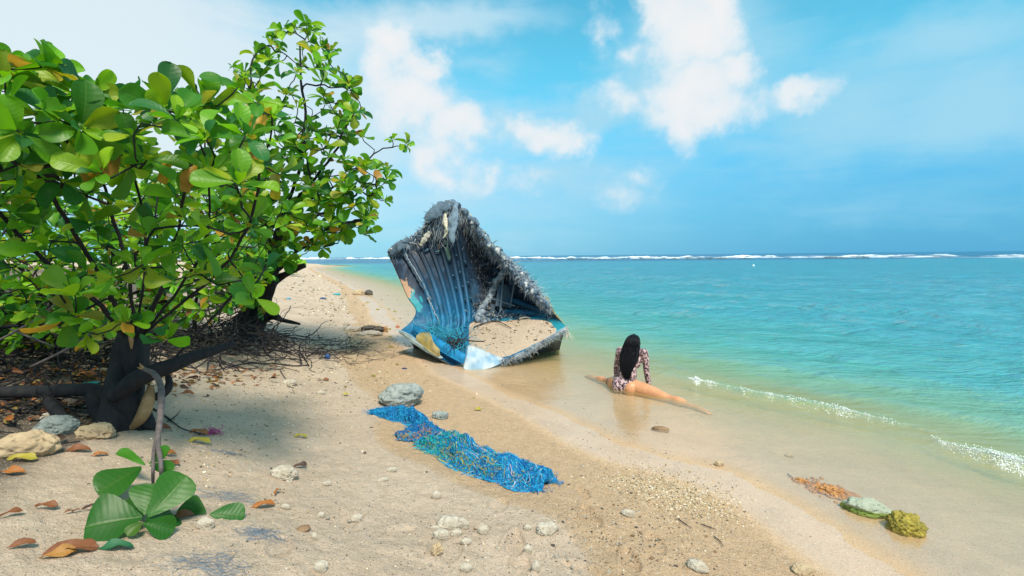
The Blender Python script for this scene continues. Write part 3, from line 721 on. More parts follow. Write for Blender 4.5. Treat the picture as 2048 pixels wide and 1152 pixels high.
pleaf((290, 1030), (312, 968), .21, (.03, .15, .012), g1 + .02, g1 + .12, -.2)
pleaf((297, 1034), (372, 952), .20, (.035, .16, .014), g1, g1 + .16, .2)
pleaf((292, 1040), (350, 1028), .17, GL, g1 - .02, gd(350, 1030, .05), .1)
pleaf((286, 1046), (348, 1060), .12, GL, g1 - .03, gd(346, 1064, .03), .3, .5)
pleaf((284, 1044), (255, 1072), .07, (.07, .16, .02), g1 - .03, gd(255, 1076, .03), .2, .4)
pleaf((412, 1026), (364, 1010), .13, GL, gd(412, 1028, .04), gd(364, 1014, .05), .1)
pleaf((420, 1028), (488, 1032), .14, (.028, .15, .02), gd(424, 1030, .04), gd(488, 1036, .03), .1)

# --- tree further along the beach
fb = on_ground(508, 668); DF = float(np.dot(fb - CAM, Fv))
TR2 = thing('almond_tree', fb, 'taller green tree behind the near one, leaning towards the wreck with sky between its branches', 'tree')
g = np.random.default_rng(21); b = MB()
thick(b, [at(496, 690, DF), at(506, 650, DF), at(522, 600, DF - .1), at(538, 560, DF - .2), at(548, 520, DF - .4), at(560, 470, DF - .6), at(578, 410, DF - .8)], [.24, .21, .19, .16, .13, .11, .08], 40, 14, .3, 31, .08)
thick(b, [at(470, 690, DF), at(485, 640, DF), at(505, 585, DF - .1), at(500, 530, DF - .3)], [.13, .12, .10, .08], 24, 10, .3, 32, .06)
thick(b, [at(525, 640, DF), at(545, 632, DF - .1), at(565, 640, DF - .25), at(600, 648, DF - .3)], [.09, .07, .045, .02], 16, 9, .3, 33)
thick(b, [at(535, 575, DF - .1), at(565, 552, DF - .2), at(598, 535, DF - .2), at(610, 530, DF - .2)], [.09, .06, .05, .045], 16, 9, .25, 34)
for i in range(9): thick(b, [at(505, 650, DF), at(500 + g.uniform(-20, 30), 668, DF - .05), np.array([*on_ground(440 + i * 22, 682 + g.uniform(-6, 14))[:2], height(np.array([0.]), np.array([0.]))[0] * 0 + on_ground(440 + i * 22, 690)[2]])], [.06, .045, .015], 10, 7, .3, 35 + i)
b.build('trunk', M_BARK, TR2)
T = Tree(22); c0 = at(578, 410, DF - .8)
T2s = [[at(548, 520, DF - .4), c0, at(600, 330, DF - 1.2), at(608, 220, DF - 1.5), at(600, 90, DF - 1.7)],
       [c0, at(620, 370, DF - 1.2), at(670, 300, DF - 1.5), at(700, 230, DF - 1.7)],
       [at(560, 470, DF - .6), at(610, 440, DF - 1.0), at(680, 410, DF - 1.4), at(740, 370, DF - 1.6)],
       [at(548, 520, DF - .4), at(530, 440, DF - 1.0), at(510, 330, DF - 1.4), at(500, 210, DF - 1.8), at(505, 120, DF - 1.9)],
       [at(538, 560, DF - .2), at(600, 500, DF - .8), at(650, 460, DF - 1.1), at(720, 440, DF - 1.3)],
       [at(500, 530, DF - .3), at(470, 440, DF - .8), at(450, 340, DF - 1.2), at(460, 240, DF - 1.5)],
       [c0, at(640, 390, DF - 1.2), at(700, 350, DF - 1.5), at(760, 300, DF - 1.6), at(812, 290, DF - 1.6)],
       [at(540, 545, DF - .2), at(590, 520, DF - .5), at(620, 500, DF - .7), at(650, 480, DF - .8)]]
for i, st in enumerate(T2s): T.main(st, i, n=24, jit=.012)
top = [(440, 200), (468, 120), (560, 55), (615, 50), (668, 95), (705, 180), (715, 235), (650, 270), (560, 300), (450, 300)]
midp = [(440, 280), (560, 270), (690, 250), (705, 290), (660, 380), (560, 440), (450, 440)]
rightp = [(600, 330), (690, 330), (780, 320), (778, 350), (765, 420), (740, 468), (690, 475), (640, 500), (580, 500), (560, 430)]
low = [(440, 430), (580, 420), (600, 480), (560, 550), (520, 620), (450, 620)]
far_t = sample_crown(g, top, DF - 2.6, DF - .9, 62, .22) + sample_crown(g, midp, DF - 2.4, DF - .6, 60, .24) + sample_crown(g, rightp, DF - 2.3, DF - .8, 66, .22) + sample_crown(g, low, DF - 1.6, DF + .2, 55, .24)
far_t += [at(812, 290, DF - 1.6), at(785, 280, DF - 1.6), at(725, 275, DF - 1.6), at(718, 222, DF - 1.7), at(650, 478, DF - .9), at(590, 60, DF - 1.7), at(566, 60, DF - 1.8), at(620, 62, DF - 1.7), at(640, 92, DF - 1.6), at(690, 170, DF - 1.6)]
T.grow(far_t, .3); rad = T.radii(.0075, 2.3, .11)
for k_, mb in sorted(T.tubes(rad, 7).items()): mb.build('limb', M_BARK, TR2)
b = MB()
for i, ax in T.tips:
    p = T.p[i]; thin = p[2] > 3.4 or (p - CAM)[0] / np.dot(p - CAM, Fv) > -.30
    rosette(b, p, unit(ax) + np.array([.1, -.3, .35]), g, int(g.integers(6, 10)) if thin else int(g.integers(7, 11)), .245 * g.uniform(.75, 1.15), .05, .012)
b.build('crown', M_LEAF, TR2)

# --- bushes on the bank behind
def bush(px, py, polys, dmin, dmax, n, seed, label, L=.17, nst=9, sep=.2, lean=0.0):
    p0 = on_ground(px, py); D = float(np.dot(p0 - CAM, Fv)); o = thing('shoreline_bush', p0, label, 'bush', None)
    g = np.random.default_rng(seed); T = Tree(seed); tg = []
    for P in polys: tg += sample_crown(g, P, dmin, dmax, n // len(polys), sep)
    cs = np.array(tg); sel = cs[g.choice(len(cs), nst, replace=False)]
    for i, q in enumerate(sel):
        r = p0 + np.array([g.normal(0, .35), g.normal(0, .3), 0]); r[2] = height(r[0:1], r[1:2], False)[0] - .05
        T.main([r, r + np.array([g.normal(0, .15), g.normal(0, .1), .35]), r * .45 + q * .55 + np.array([0, 0, .2]), q], i, n=14, jit=.03)
    T.grow(tg, .3); rad = T.radii(.006, 2.3, .07)
    for k_, mb in sorted(T.tubes(rad, 6).items()): mb.build('stem', M_BARK, o)
    b = MB()
    for i, ax in T.tips:
        rosette(b, T.p[i], unit(ax) + np.array([0, -.35, .4]), g, int(g.integers(6, 10)), L * g.uniform(.75, 1.15), .06, .02)
    b.build('crown', M_LEAF, o); return o
bush(60, 660, [[(-260, 360), (-60, 340), (120, 400), (230, 420), (250, 560), (200, 640), (40, 650), (-260, 640)]], 5.0, 7.6, 300, 31, 'dense green bush on the sand bank behind the trunk and roots at the photo edge', .17)
bush(330, 655, [[(200, 420), (300, 330), (430, 350), (520, 400), (530, 560), (450, 650), (320, 650), (220, 620)]], 6.0, 9.0, 270, 32, 'dense green bush filling the gap between the two tree trunks', .18)
bush(-650, 760, [[(-1000, 60), (-700, -60), (-380, 40), (-270, 260), (-260, 560), (-1000, 560)]], 2.9, 5.2, 170, 33, 'unseen green bush added for shade outside the picture edge on the bank', .22)  # unseen bush, placed so its shadow covers the bank
bush(-300, 700, [[(-240, 560), (-40, 540), (150, 590), (260, 640), (240, 690), (60, 690), (-100, 680), (-240, 690)]], 4.7, 6.2, 170, 35, 'low dark green growth at the foot of the bank behind the roots', .14, 12)
bush(560, 533, [[(470, 505), (560, 500), (596, 519), (600, 528), (560, 534), (470, 536)]], 38, 46, 60, 34, 'low green bush far along the beach by the point', .8, 6, .5)

# --- roots hanging out of the scarp, curled and dark
RT = thing('root_tangle', on_ground(80, 760), 'tangle of dark curled roots and dead twigs hanging from the shaded bank', 'roots')
g = np.random.default_rng(41)
def wig(p, d, n, step, g, curl=.5, grav=0.0):
    P = [np.array(p)]; d = unit(d)
    for _ in range(n):
        d = unit(d + g.normal(0, curl, 3) + np.array([0, 0, grav])); P.append(P[-1] + d * step)
    return np.array(P)
def clampz(P, e=.01):
    z = height(P[:, 0], P[:, 1], False); P = P.copy(); P[:, 2] = np.maximum(P[:, 2], z + e); return P
b = MB()
for i in range(300):
    px, py = g.uniform(-120, 360), g.uniform(600, 745); q = on_ground(px, py)
    q = q + unit(CAM - q) * g.uniform(.0, .4) + np.array([0, 0, g.uniform(0, .15)])
    P = clampz(wig(q, [g.normal(0, .6), -.5, -.4], int(g.integers(8, 20)), .055, g, .42, -.05)); r = g.uniform(.004, .016)
    v, f = tube(crv(P, len(P) * 2), np.linspace(r, r * .3, len(P) * 2), 5); b.add(v, f)
for i in range(110):
    px, py = g.uniform(-80, 210), g.uniform(755, 850); q = on_ground(px, py)
    P = clampz(wig(q + [0, 0, .03], [g.normal(0, 1), g.normal(0, .5), .1], int(g.integers(5, 12)), .05, g, .3, -.02)); r = g.uniform(.003, .009)
    v, f = tube(P, np.linspace(r, r * .4, len(P)), 4); b.add(v, f)
b.build('root', M_BARK, RT)
# straight bare sticks leaning out across the bank
for k, (a, c, r, dd) in enumerate([((-20, 690), (130, 595), .009, 4.0), ((60, 735), (215, 645), .010, 3.9), ((20, 658), (110, 694), .008, 4.1)]):
    b = MB(); thick(b, [at(*a, dd), at((a[0] + c[0]) / 2 + 6, (a[1] + c[1]) / 2 + 3, dd), at(*c, dd + .1)], [r, r, r * .6], 12, 6, .2, k)
    if k == 0:
        for (x, y) in [(-10, 683), (120, 601)]: pass
    tag(b.build('stick', M_STEM, loc=at(*a, dd)), ['bare grey stick slanting up over the roots at the photo edge', 'bare grey stick slanting up from the roots towards the big leaves', 'short bare stick crossing the longer stick above the roots'][k], 'stick')
# brush heap of dead twigs under the second tree
b = MB(); hp = on_ground(500, 690)
for i in range(330):
    px = float(np.clip(g.normal(480, 70), 330, 640)); py = 690 + g.normal(0, 22) + abs(px - 480) * .12; q = on_ground(px, py)
    up = max(0, 1 - abs(px - 490) / 130) * .45 * g.random()
    P = clampz(wig(q + [0, 0, .02 + up], [g.normal(.2, 1), g.normal(-.2, .6), g.normal(0, .25)], int(g.integers(5, 13)), .085, g, .28, -.03)); r = g.uniform(.005, .015)
    v, f = tube(P, np.linspace(r, r * .35, len(P)), 4); b.add(v, f)
tag(b.build('dead_twigs', M_TWIG, loc=hp), 'dark heap of dead twigs spread round the foot of the second tree', 'twigs', kind='stuff')

# ------------------------------------------------------------------ the wreck
kb = on_ground(945, 735); DK = float(np.dot(kb - CAM, Fv))
BOAT = thing('boat_wreck', kb, 'torn half of a blue fibreglass boat hull standing open on the waterline, its rim frayed', 'boat wreck')
o_ = DK - 7.9
GRID = [  # columns left to right, each from the front lip back over the floor and up to the torn rim: px, py, depth
    [(798, 662, 8.75), (812, 652, 8.9), (826, 638, 8.97), (832, 618, 9.0), (815, 592, 9.05), (797, 552, 9.15), (784, 522, 9.25), (776, 503, 9.3)],
    [(838, 690, 8.4), (850, 672, 8.75), (858, 648, 9.0), (852, 618, 9.1), (838, 580, 9.2), (822, 540, 9.35), (812, 512, 9.45), (806, 484, 9.5)],
    [(876, 714, 8.15), (886, 692, 8.7), (893, 655, 9.2), (886, 612, 9.35), (873, 566, 9.5), (858, 520, 9.6), (848, 488, 9.65), (842, 462, 9.65)],
    [(908, 732, 7.98), (918, 700, 8.7), (922, 655, 9.5), (914, 606, 9.65), (902, 556, 9.75), (888, 500, 9.8), (876, 452, 9.75), (864, 428, 9.7)],
    [(938, 746, 7.9), (946, 700, 8.75), (944, 648, 9.8), (936, 598, 10.0), (926, 540, 10.1), (915, 480, 10.05), (906, 432, 9.9), (898, 402, 9.78)],
    [(985, 735, 7.95), (985, 697, 8.75), (975, 650, 9.85), (965, 600, 10.2), (955, 550, 10.3), (945, 500, 10.2), (938, 460, 10.0), (932, 428, 9.82)],
    [(1035, 716, 8.1), (1028, 690, 8.7), (1012, 650, 9.7), (1002, 612, 10.2), (992, 570, 10.3), (984, 530, 10.15), (978, 500, 9.95), (973, 478, 9.8)],
    [(1082, 692, 8.3), (1070, 676, 8.7), (1050, 646, 9.45), (1040, 612, 9.9), (1032, 580, 9.95), (1026, 556, 9.8), (1020, 540, 9.65), (1018, 528, 9.5)],
    [(1115, 673, 8.45), (1106, 662, 8.65), (1092, 644, 9.1), (1082, 624, 9.35), (1074, 606, 9.4), (1066, 592, 9.35), (1062, 582, 9.25), (1060, 575, 9.15)],
    [(1136, 657, 8.6), (1132, 653, 8.65), (1124, 645, 8.8), (1116, 637, 8.88), (1110, 630, 8.92), (1106, 624, 8.95), (1102, 619, 8.95), (1100, 615, 8.95)]]
GW = np.array([[at(x, y, d + o_) for x, y, d in col] for col in GRID])      # 10 x 8 x 3
NUs, NVs = 150, 130
tmp = np.stack([crv(GW[i], NVs) for i in range(len(GRID))], 0)
SHELL = np.stack([crv(tmp[:, j], NUs) for j in range(NVs)], 1)            # u, v, 3
_du = np.gradient(SHELL, axis=0); _dv = np.gradient(SHELL, axis=1); NRM = np.cross(_du, _dv); NRM /= np.linalg.norm(NRM, axis=-1)[..., None] + 1e-9
cen = SHELL[NUs // 2, NVs // 2]; 
if np.dot(NRM[NUs // 2, NVs // 2], CAM - cen) < 0: NRM = -NRM
def shp(u, v, off=0.0):
    """point on the inside of the hull at u (left to right), v (lip to rim), lifted off by off"""
    u = np.clip(np.asarray(u, float), 0, 1) * (NUs - 1); v = np.clip(np.asarray(v, float), 0, 1) * (NVs - 1)
    i = np.minimum(u.astype(int), NUs - 2); j = np.minimum(v.astype(int), NVs - 2); a = (u - i)[..., None]; c = (v - j)[..., None]
    f = lambda A: (A[i, j] * (1 - a) + A[i + 1, j] * a) * (1 - c) + (A[i, j + 1] * (1 - a) + A[i + 1, j + 1] * a) * c
    n = f(NRM); n = n / (np.linalg.norm(n, axis=-1)[..., None] + 1e-9)
    return f(SHELL) + n * np.asarray(off)[..., None] if np.ndim(off) else f(SHELL) + n * off
uu, vv = np.meshgrid(np.linspace(0, 1, NUs), np.linspace(0, 1, NVs), indexing='ij')
rag = 0.020 * fbm(uu * 40, vv * 4, oct=4, seed=101) + .012 * fbm(uu * 130, vv * 4, oct=2, seed=102)
edge = np.exp(-((1 - vv) / .035) ** 2)
inner = SHELL + NRM * (0.012 * fbm(uu * 12, vv * 9, oct=4, seed=103))[..., None] * 1.2 + (edge * rag * 4)[..., None] * np.array([0, 0, 1.0])
thk = .035 + .03 * sm(.82, 1, vv)
outer = inner - NRM * thk[..., None]
def mixc(a, b_, f): f = np.clip(f, 0, 1)[..., None]; return np.asarray(a) * (1 - f) + np.asarray(b_) * f
n1 = fbm(uu * 9, vv * 7, oct=5, seed=111); n2 = fbm(uu * 28, vv * 22, oct=4, seed=112); n3 = fbm(uu * 60, vv * 14, oct=3, seed=113)
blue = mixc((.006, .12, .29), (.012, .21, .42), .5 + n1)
shade_mould = sm(.40, .56, uu + .10 * n1) * sm(.30, .40, vv + .05 * n2)           # shaggy dark right wall: black mould, with overhang shade painted in
shade_mould = np.maximum(shade_mould, .93 * sm(.36, .68, vv + .14 * n1 + .25 * uu))  # upper walls take the overhang shade into their colour too
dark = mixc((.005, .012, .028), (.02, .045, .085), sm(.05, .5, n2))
cin = mixc(blue * .66, dark, shade_mould)
cin = mixc(cin, (.12, .26, .38), sm(.25, .5, n3) * .45 * (1 - shade_mould))
cin = mixc(cin, (.02, .30, .37), sm(.62, .9, uu) * sm(.45, .2, vv) * .8)     # teal scraps on the low right side
cin = mixc(cin, (.46, .36, .24), sm(.1, .02, np.abs(vv - .17)) * 0)
tanp = sm(.02, -.02, np.hypot((uu - .02) / .030, (vv - .62) / .060) - 1 + 1.1 * n2 + .5 * n1)
cin = mixc(cin, (.42, .25, .15), tanp)
tq = sm(.05, -.05, np.hypot((uu - .03) / .055, (vv - .50) / .085) - 1 + .9 * n2 + .5 * n1); cin = mixc(cin, (.015, .26, .31), tq * (1 - tanp))
yp = sm(.05, -.05, np.hypot((uu - .36) / .035, (vv - .70) / .045) - 1 + .4 * n2); cin = mixc(cin, (.16, .24, .17), yp)
fr_ = sm(.90, .965, vv + .05 * n2); cin = mixc(cin, mixc((.20, .29, .38), (.05, .09, .14), .5 + n3), fr_)
cout = mixc((.50, .50, .46), (.40, .33, .10), sm(.45, .7, uu + .2 * n1)); cout = mixc(cout, (.10, .11, .10), sm(.1, .5, n2) * .5)
V = np.concatenate([inner.reshape(-1, 3), outer.reshape(-1, 3)]); F = gridf(NUs, NVs); nn = NUs * NVs
bd = np.concatenate([np.arange(NVs), np.arange(1, NUs) * NVs + NVs - 1, (NUs - 1) * NVs + np.arange(NVs - 2, -1, -1), np.arange(NUs - 2, 0, -1) * NVs])
rim = np.stack([bd, np.roll(bd, -1), np.roll(bd, -1) + nn, bd + nn], 1)
M_HULL = m_col('weathered_paint', 0.55, 0.35, 16, 0.35, 0.35)
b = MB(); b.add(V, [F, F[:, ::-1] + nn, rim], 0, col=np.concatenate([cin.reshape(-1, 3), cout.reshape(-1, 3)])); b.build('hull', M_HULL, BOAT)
# frames moulded up the left wall
def strip(b, us, vs, w, h, col, colvar=.2, seed=0):
    us = np.asarray(us, float); vs = np.asarray(vs, float); n = len(us); c = shp(us, vs, 0.0)
    T_ = np.gradient(c, axis=0); T_ /= np.linalg.norm(T_, axis=1)[:, None]; n_ = shp(us, vs, 1.0) - c; sd = np.cross(T_, n_)
    taper = np.minimum(1, np.minimum(np.arange(n), np.arange(n)[::-1]) / 5 + .25)
    prof = [(-1, -.02), (-.8, 1), (.8, 1), (1, -.02)]
    Vv = np.stack([c + sd * (w * a) + n_ * (h * taper * bq + .004)[:, None] for a, bq in prof], 1)
    q = fbm(us * 30 + seed, vs * 20, oct=3, seed=120 + seed); cc = np.repeat(np.asarray(col) * (1 + colvar * 2 * q)[:, None], 4, axis=0).reshape(-1, 3) if np.ndim(col) == 1 else np.repeat(col, 4, axis=0)
    b.add(Vv.reshape(-1, 3), gridf(n, 4), 0, col=np.clip(cc, 0, 1))
for i, (ua, uc, va, vb_) in enumerate([(.145, .13, .24, .86), (.20, .185, .25, .88), (.255, .245, .26, .90), (.315, .305, .27, .90), (.37, .37, .28, .90), (.425, .43, .30, .86)]):
    b = MB(); n = 40; v_ = np.linspace(va, vb_, n); u_ = np.linspace(ua, uc, n) + .012 * np.sin(np.linspace(0, 3, n)); q = fbm(v_ * 12, v_ * 0 + i, oct=3, seed=130)
    colr = mixc((.012, .16, .34), (.008, .028, .058), np.clip(sm(.34, .74, v_ + .10 * q + .35 * (u_ - .2)), 0, 1)); colr = colr * (.66 + .5 * q)[:, None]  # rib colour darkens towards the rim, the wall's painted shade carried on
    strip(b, u_, v_, .052, .05, np.clip(colr, 0, 1)); strip(b, u_ - .011, v_, .010, .062, np.clip(colr * 1.7 + .012, 0, 1)); b.build('rib', M_HULL, BOAT)  # second, paler strip is a highlight painted along the rib edge
for i, (u0, v0_) in enumerate([(.335, .50), (.335, .57), (.335, .645), (.335, .73), (.335, .80), (.395, .42), (.395, .49), (.395, .56), (.395, .64), (.395, .72), (.395, .79), (.28, .72), (.28, .80), (.225, .78), (.45, .42), (.45, .50), (.46, .60)]):
    b = MB(); strip(b, np.linspace(u0 - .022, u0 + .022, 12), np.full(12, v0_) + np.linspace(.006, -.006, 12), .020, .045, (.006, .02, .045), .3, i); strip(b, np.linspace(u0 - .022, u0 + .022, 12), np.full(12, v0_ + .012) + np.linspace(.006, -.006, 12), .008, .05, (.10, .26, .34), .3, i); b.build('stringer', M_HULL, BOAT)
# loose split rail down the left side
b = MB()
for (u0, v0_, u1, v1, r, c) in [(.10, .93, .15, .48, .022, (.22, .27, .31)), (.085, .95, .13, .55, .03, (.05, .08, .12)), (.135, .50, .17, .28, .014, (.30, .33, .34))]:
    P = shp(np.linspace(u0, u1, 26), np.linspace(v0_, v1, 26), .06); P += rng.normal(0, .008, P.shape); v, f = tube(P, np.linspace(r, r * .5, 26) * (1 + .3 * rng.normal(0, .5, 26)), 7)
    b.add(v, f, 0, col=np.array(c) * (1 + 0 * v[:, :1]))
b.build('rail', M_FIBRE, BOAT)
# frayed rim: lumpy torn laminate with thousands of bent fibres
def fibre_col(g): 
    k = g.random(); return np.array((.38, .47, .56)) * g.uniform(.5, 1.35) if k < .45 else np.array((.60, .62, .62)) * g.uniform(.7, 1.05) if k < .62 else np.array((.05, .10, .17)) * g.uniform(.5, 1.6) if k < .95 else np.array((.46, .37, .24))
g = np.random.default_rng(51); b = MB()
ru = np.linspace(0.0, 1.0, 700); bw = np.interp(ru, [0, .12, .3, .42, .55, .7, .85, 1], [.035, .045, .04, .05, .06, .07, .075, .035])
P = shp(ru, np.full(700, .985), .0) + np.array([0, 0, .01]); e = fbm(ru * 70, ru * 0, oct=4, seed=141); P += np.stack([fbm(ru * 50, ru * 0 + k, oct=3, seed=142) for k in (1, 5, 9)], 1) * .045
k_ = 18; v, f = tube(P, bw * (1 + .7 * e), k_); c0_ = np.repeat(P, k_, axis=0)
v = c0_ + (v - c0_) * (1.05 + 1.0 * fbm(v[:, 0] * 16, v[:, 1] * 16, v[:, 2] * 16, oct=5, seed=143, gain=.65))[:, None]
cc = mixc((.20, .28, .36), (.03, .06, .10), .5 + .9 * fbm(v[:, 0] * 16, v[:, 1] * 16, v[:, 2] * 16, oct=3, seed=144)); cc = mixc(cc, (.62, .63, .62), sm(.22, .45, fbm(v[:, 0] * 11, v[:, 1] * 11, v[:, 2] * 11, oct=3, seed=145)))
b.add(v, f, 0, col=cc)
def blade(b, p, d, L, w, col, g, droop=.5):
    n = 5; d = unit(d); P = [p]; 
    for i in range(n - 1): d = unit(d + g.normal(0, .22, 3) + np.array([0, 0, -droop * .3])); P.append(P[-1] + d * L / (n - 1))
    v, f = tube(np.array(P), np.array([w, w, w * .8, w * .6, w * .25]), 3, False); b.add(v, f, 0, col=np.tile(col, (len(v), 1)))
for i in range(5200):
    u = g.choice([g.uniform(.40, 1), g.uniform(.52, .98), g.uniform(0, 1)]); v_ = 1 - abs(g.normal(0, .05 if u < .5 else .085)); p = shp(u, v_, g.uniform(-.02, .05)) + g.normal(0, .02, 3)
    dn = shp(u, v_, 1.0) - shp(u, v_, 0.0)
    cmb = unit(shp(u, v_ - .06, 0.0) - shp(u, v_, 0.0)); d = cmb * 1.5 + dn * g.uniform(0, .7) + g.normal(0, .38, 3) + .5 * (np.array([.35, 0, .35]) if u > .5 else np.array([-.1, -.2, -.1])) * g.random()
    blade(b, p, d, g.uniform(.05, .15) * (1.5 if g.random() < .15 else 1), g.uniform(.0016, .0048), fibre_col(g), g)
for i in range(1300):     # the bushy burst of fibre low on the right rim
    u = g.normal(.86, .045); p = shp(u, 1 - abs(g.normal(0, .05)), .02) + np.array([.02, 0, .05]) + g.normal(0, .05, 3)
    blade(b, p, g.normal(0, .5, 3) + [.45, -.5, -.1], g.uniform(.06, .18), g.uniform(.002, .005), fibre_col(g) * 1.4, g, .3)
for i in range(700):     # hanging rags under the peak
    u = g.normal(.425, .028); p = shp(u, g.uniform(.88, .99), .05) + g.normal(0, .025, 3)
    blade(b, p, g.normal(0, .22, 3) + [0, -.15, -1], g.uniform(.12, .34), g.uniform(.002, .007), fibre_col(g) * (.8 if g.random() < .7 else 1.5), g, .6)
for i in range(260): 
    u = g.uniform(.10, .40); p = shp(u, 1 - abs(g.normal(0, .03)), .02); blade(b, p, g.normal(0, .6, 3) + [-.2, -.2, -.3], g.uniform(.06, .2), g.uniform(.006, .014), fibre_col(g) * .9, g, .5)
b.build('frayed_rim', M_FIBRE, BOAT)
# overhanging torn flaps at the peak
b = MB()
for (pts, wd, col) in [([(905, 408, 9.65), (885, 412, 9.5), (866, 428, 9.42), (852, 438, 9.4)], .10, (.10, .15, .20)), ([(912, 404, 9.6), (908, 430, 9.45), (905, 456, 9.42), (903, 486, 9.45)], .075, (.16, .23, .30)), ([(892, 420, 9.6), (890, 440, 9.5), (893, 462, 9.48), (888, 476, 9.5)], .05, (.58, .55, .44)), ([(862, 462, 9.5), (852, 474, 9.45), (842, 490, 9.45)], .05, (.45, .44, .38)), ([(782, 508, 9.2), (790, 498, 9.2), (806, 486, 9.25), (818, 478, 9.3)], .07, (.10, .15, .20))]:
    P = crv([at(x, y, d + o_) for x, y, d in pts], 18); n = 18; sd = np.array([.9, -.1, .5]) if len(pts) == 4 and pts[0][0] < 910 and pts[-1][1] < 450 else np.array([1, .1, .1]); sd = unit(np.cross(np.gradient(P, axis=0)[n // 2], [0, -1, 0]))
    a = np.linspace(-1, 1, 7); V = P[:, None] + a[None, :, None] * sd * wd * ((.55 + .45 * np.sin(np.linspace(.15, 2.9, n))) * (1 + .55 * fbm(np.linspace(0, 9, n), np.zeros(n) + wd * 50, oct=3, seed=155)))[:, None, None] + np.array([0, -1, 0]) * (.035 * (1 - a ** 2))[None, :, None]
    V = V + fbm(V[..., 0] * 12, V[..., 1] * 12, V[..., 2] * 12, oct=3, seed=151)[..., None] * np.array([.03, .05, .03]); V2 = V + np.array([0, .02, 0])
    F = gridf(n, 7); cc = np.clip(np.asarray(col) * (1 + .8 * fbm(V[..., 0] * 25, V[..., 1] * 25, V[..., 2] * 9, oct=3, seed=152))[..., None], 0, 1).reshape(-1, 3)
    b.add(np.concatenate([V.reshape(-1, 3), V2.reshape(-1, 3)]), [F, F[:, ::-1] + n * 7], 0, col=np.concatenate([cc, cc]))
for i in range(420):
    px_ = g.normal(890, 15); q = at(px_, max(g.normal(446, 17), 414 + abs(px_ - 898) * .9), 9.45 + o_ + g.uniform(0, .25)); blade(b, q, g.normal(0, .22, 3) + [0, -.1, -1], g.uniform(.08, .26), g.uniform(.002, .006), fibre_col(g) * .8, g, .5)
b.build('torn_laminate', M_FIBRE, BOAT)
# outside of the hull below the lip, curving down and back to the keel; near-black colour paints the shadow beneath
lipP = crv(GW[:, 0], 90); lip2 = lipP.copy(); uu_ = np.linspace(0, 1, 90); rows = []
for k_ in range(8):
    q_ = k_ / 7; gzz = height(lipP[:, 0], lipP[:, 1] + .9, False) - .05; z_ = lipP[:, 2] * (1 - q_ ** 1.6) + np.minimum(gzz, lipP[:, 2] - .02) * q_ ** 1.6
    rows.append(np.stack([lipP[:, 0] * (1 - .06 * q_) + .06 * q_ * lipP[45, 0], lipP[:, 1] + .95 * q_ ** .9 - .012, z_ - .012], 1))
Vb = np.stack(rows, 1); qn = fbm(Vb[..., 0] * 6, Vb[..., 1] * 6, Vb[..., 2] * 6, oct=4, seed=157); qq = np.broadcast_to(np.linspace(0, 1, 8)[None], (90, 8))
cb = mixc((.018, .024, .034), (.045, .055, .060), .5 + qn); cb = mixc(cb, (.42, .34, .07), sm(.70, .85, np.broadcast_to(uu_[:, None], (90, 8))) * sm(.45, .2, qq + .3 * qn)); b = MB(); b.add(Vb.reshape(-1, 3), gridf(90, 8), 0, col=cb.reshape(-1, 3)); b.build('hull_bottom', M_HULL, BOAT)
# shaggy strip of torn mat hanging down the right wall
b = MB()
path = [(1022, 520), (1008, 545), (992, 566), (982, 590), (968, 612), (960, 636), (972, 648)]
def inside(px, py, lift):
    """point on the inner hull seen at a pixel, brought forward by lift metres"""
    d = ray(px, py); q = (SHELL.reshape(-1, 3) - CAM); t = q @ unit(d); e_ = np.linalg.norm(q - t[:, None] * unit(d), axis=1); j = int(np.argmin(e_))
    if e_[j] > .06 and lift < .115: return SHELL[75, 50] + NRM[75, 50] * .02 + rng.normal(0, .05, 3)
    return CAM + unit(d) * (t[j] - lift)
P = crv([inside(x, y, .12) for x, y in path], 60); P += rng.normal(0, .012, P.shape); v, f = tube(P, np.interp(np.linspace(0, 1, 60), [0, .3, .6, .85, 1], [.03, .075, .06, .10, .03]), 12); c0_ = np.repeat(P, 12, axis=0)
v = c0_ + (v - c0_) * (1 + .9 * fbm(v[:, 0] * 12, v[:, 1] * 12, v[:, 2] * 12, oct=4, seed=161))[:, None]
b.add(v, f, 0, col=mixc((.36, .42, .47), (.09, .13, .18), .45 + fbm(v[:, 0] * 15, v[:, 1] * 15, v[:, 2] * 15, oct=3, seed=162)))
for i in range(500):
    p = P[g.integers(60)] + g.normal(0, .05, 3); blade(b, p, g.normal(0, .7, 3) + [0, -.3, -.3], g.uniform(.05, .14), g.uniform(.002, .005), fibre_col(g), g)
for (cx, cy, sx, sy, n) in [(1005, 628, 28, 9, 260), (965, 505, 14, 40, 260), (975, 570, 10, 45, 200), (1045, 632, 24, 6, 140)]:
    for i in range(n):
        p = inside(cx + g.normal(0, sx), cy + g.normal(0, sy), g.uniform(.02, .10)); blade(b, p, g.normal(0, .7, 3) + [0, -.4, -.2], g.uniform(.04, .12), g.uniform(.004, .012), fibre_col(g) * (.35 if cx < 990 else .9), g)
b.build('torn_mat', M_FIBRE, BOAT)
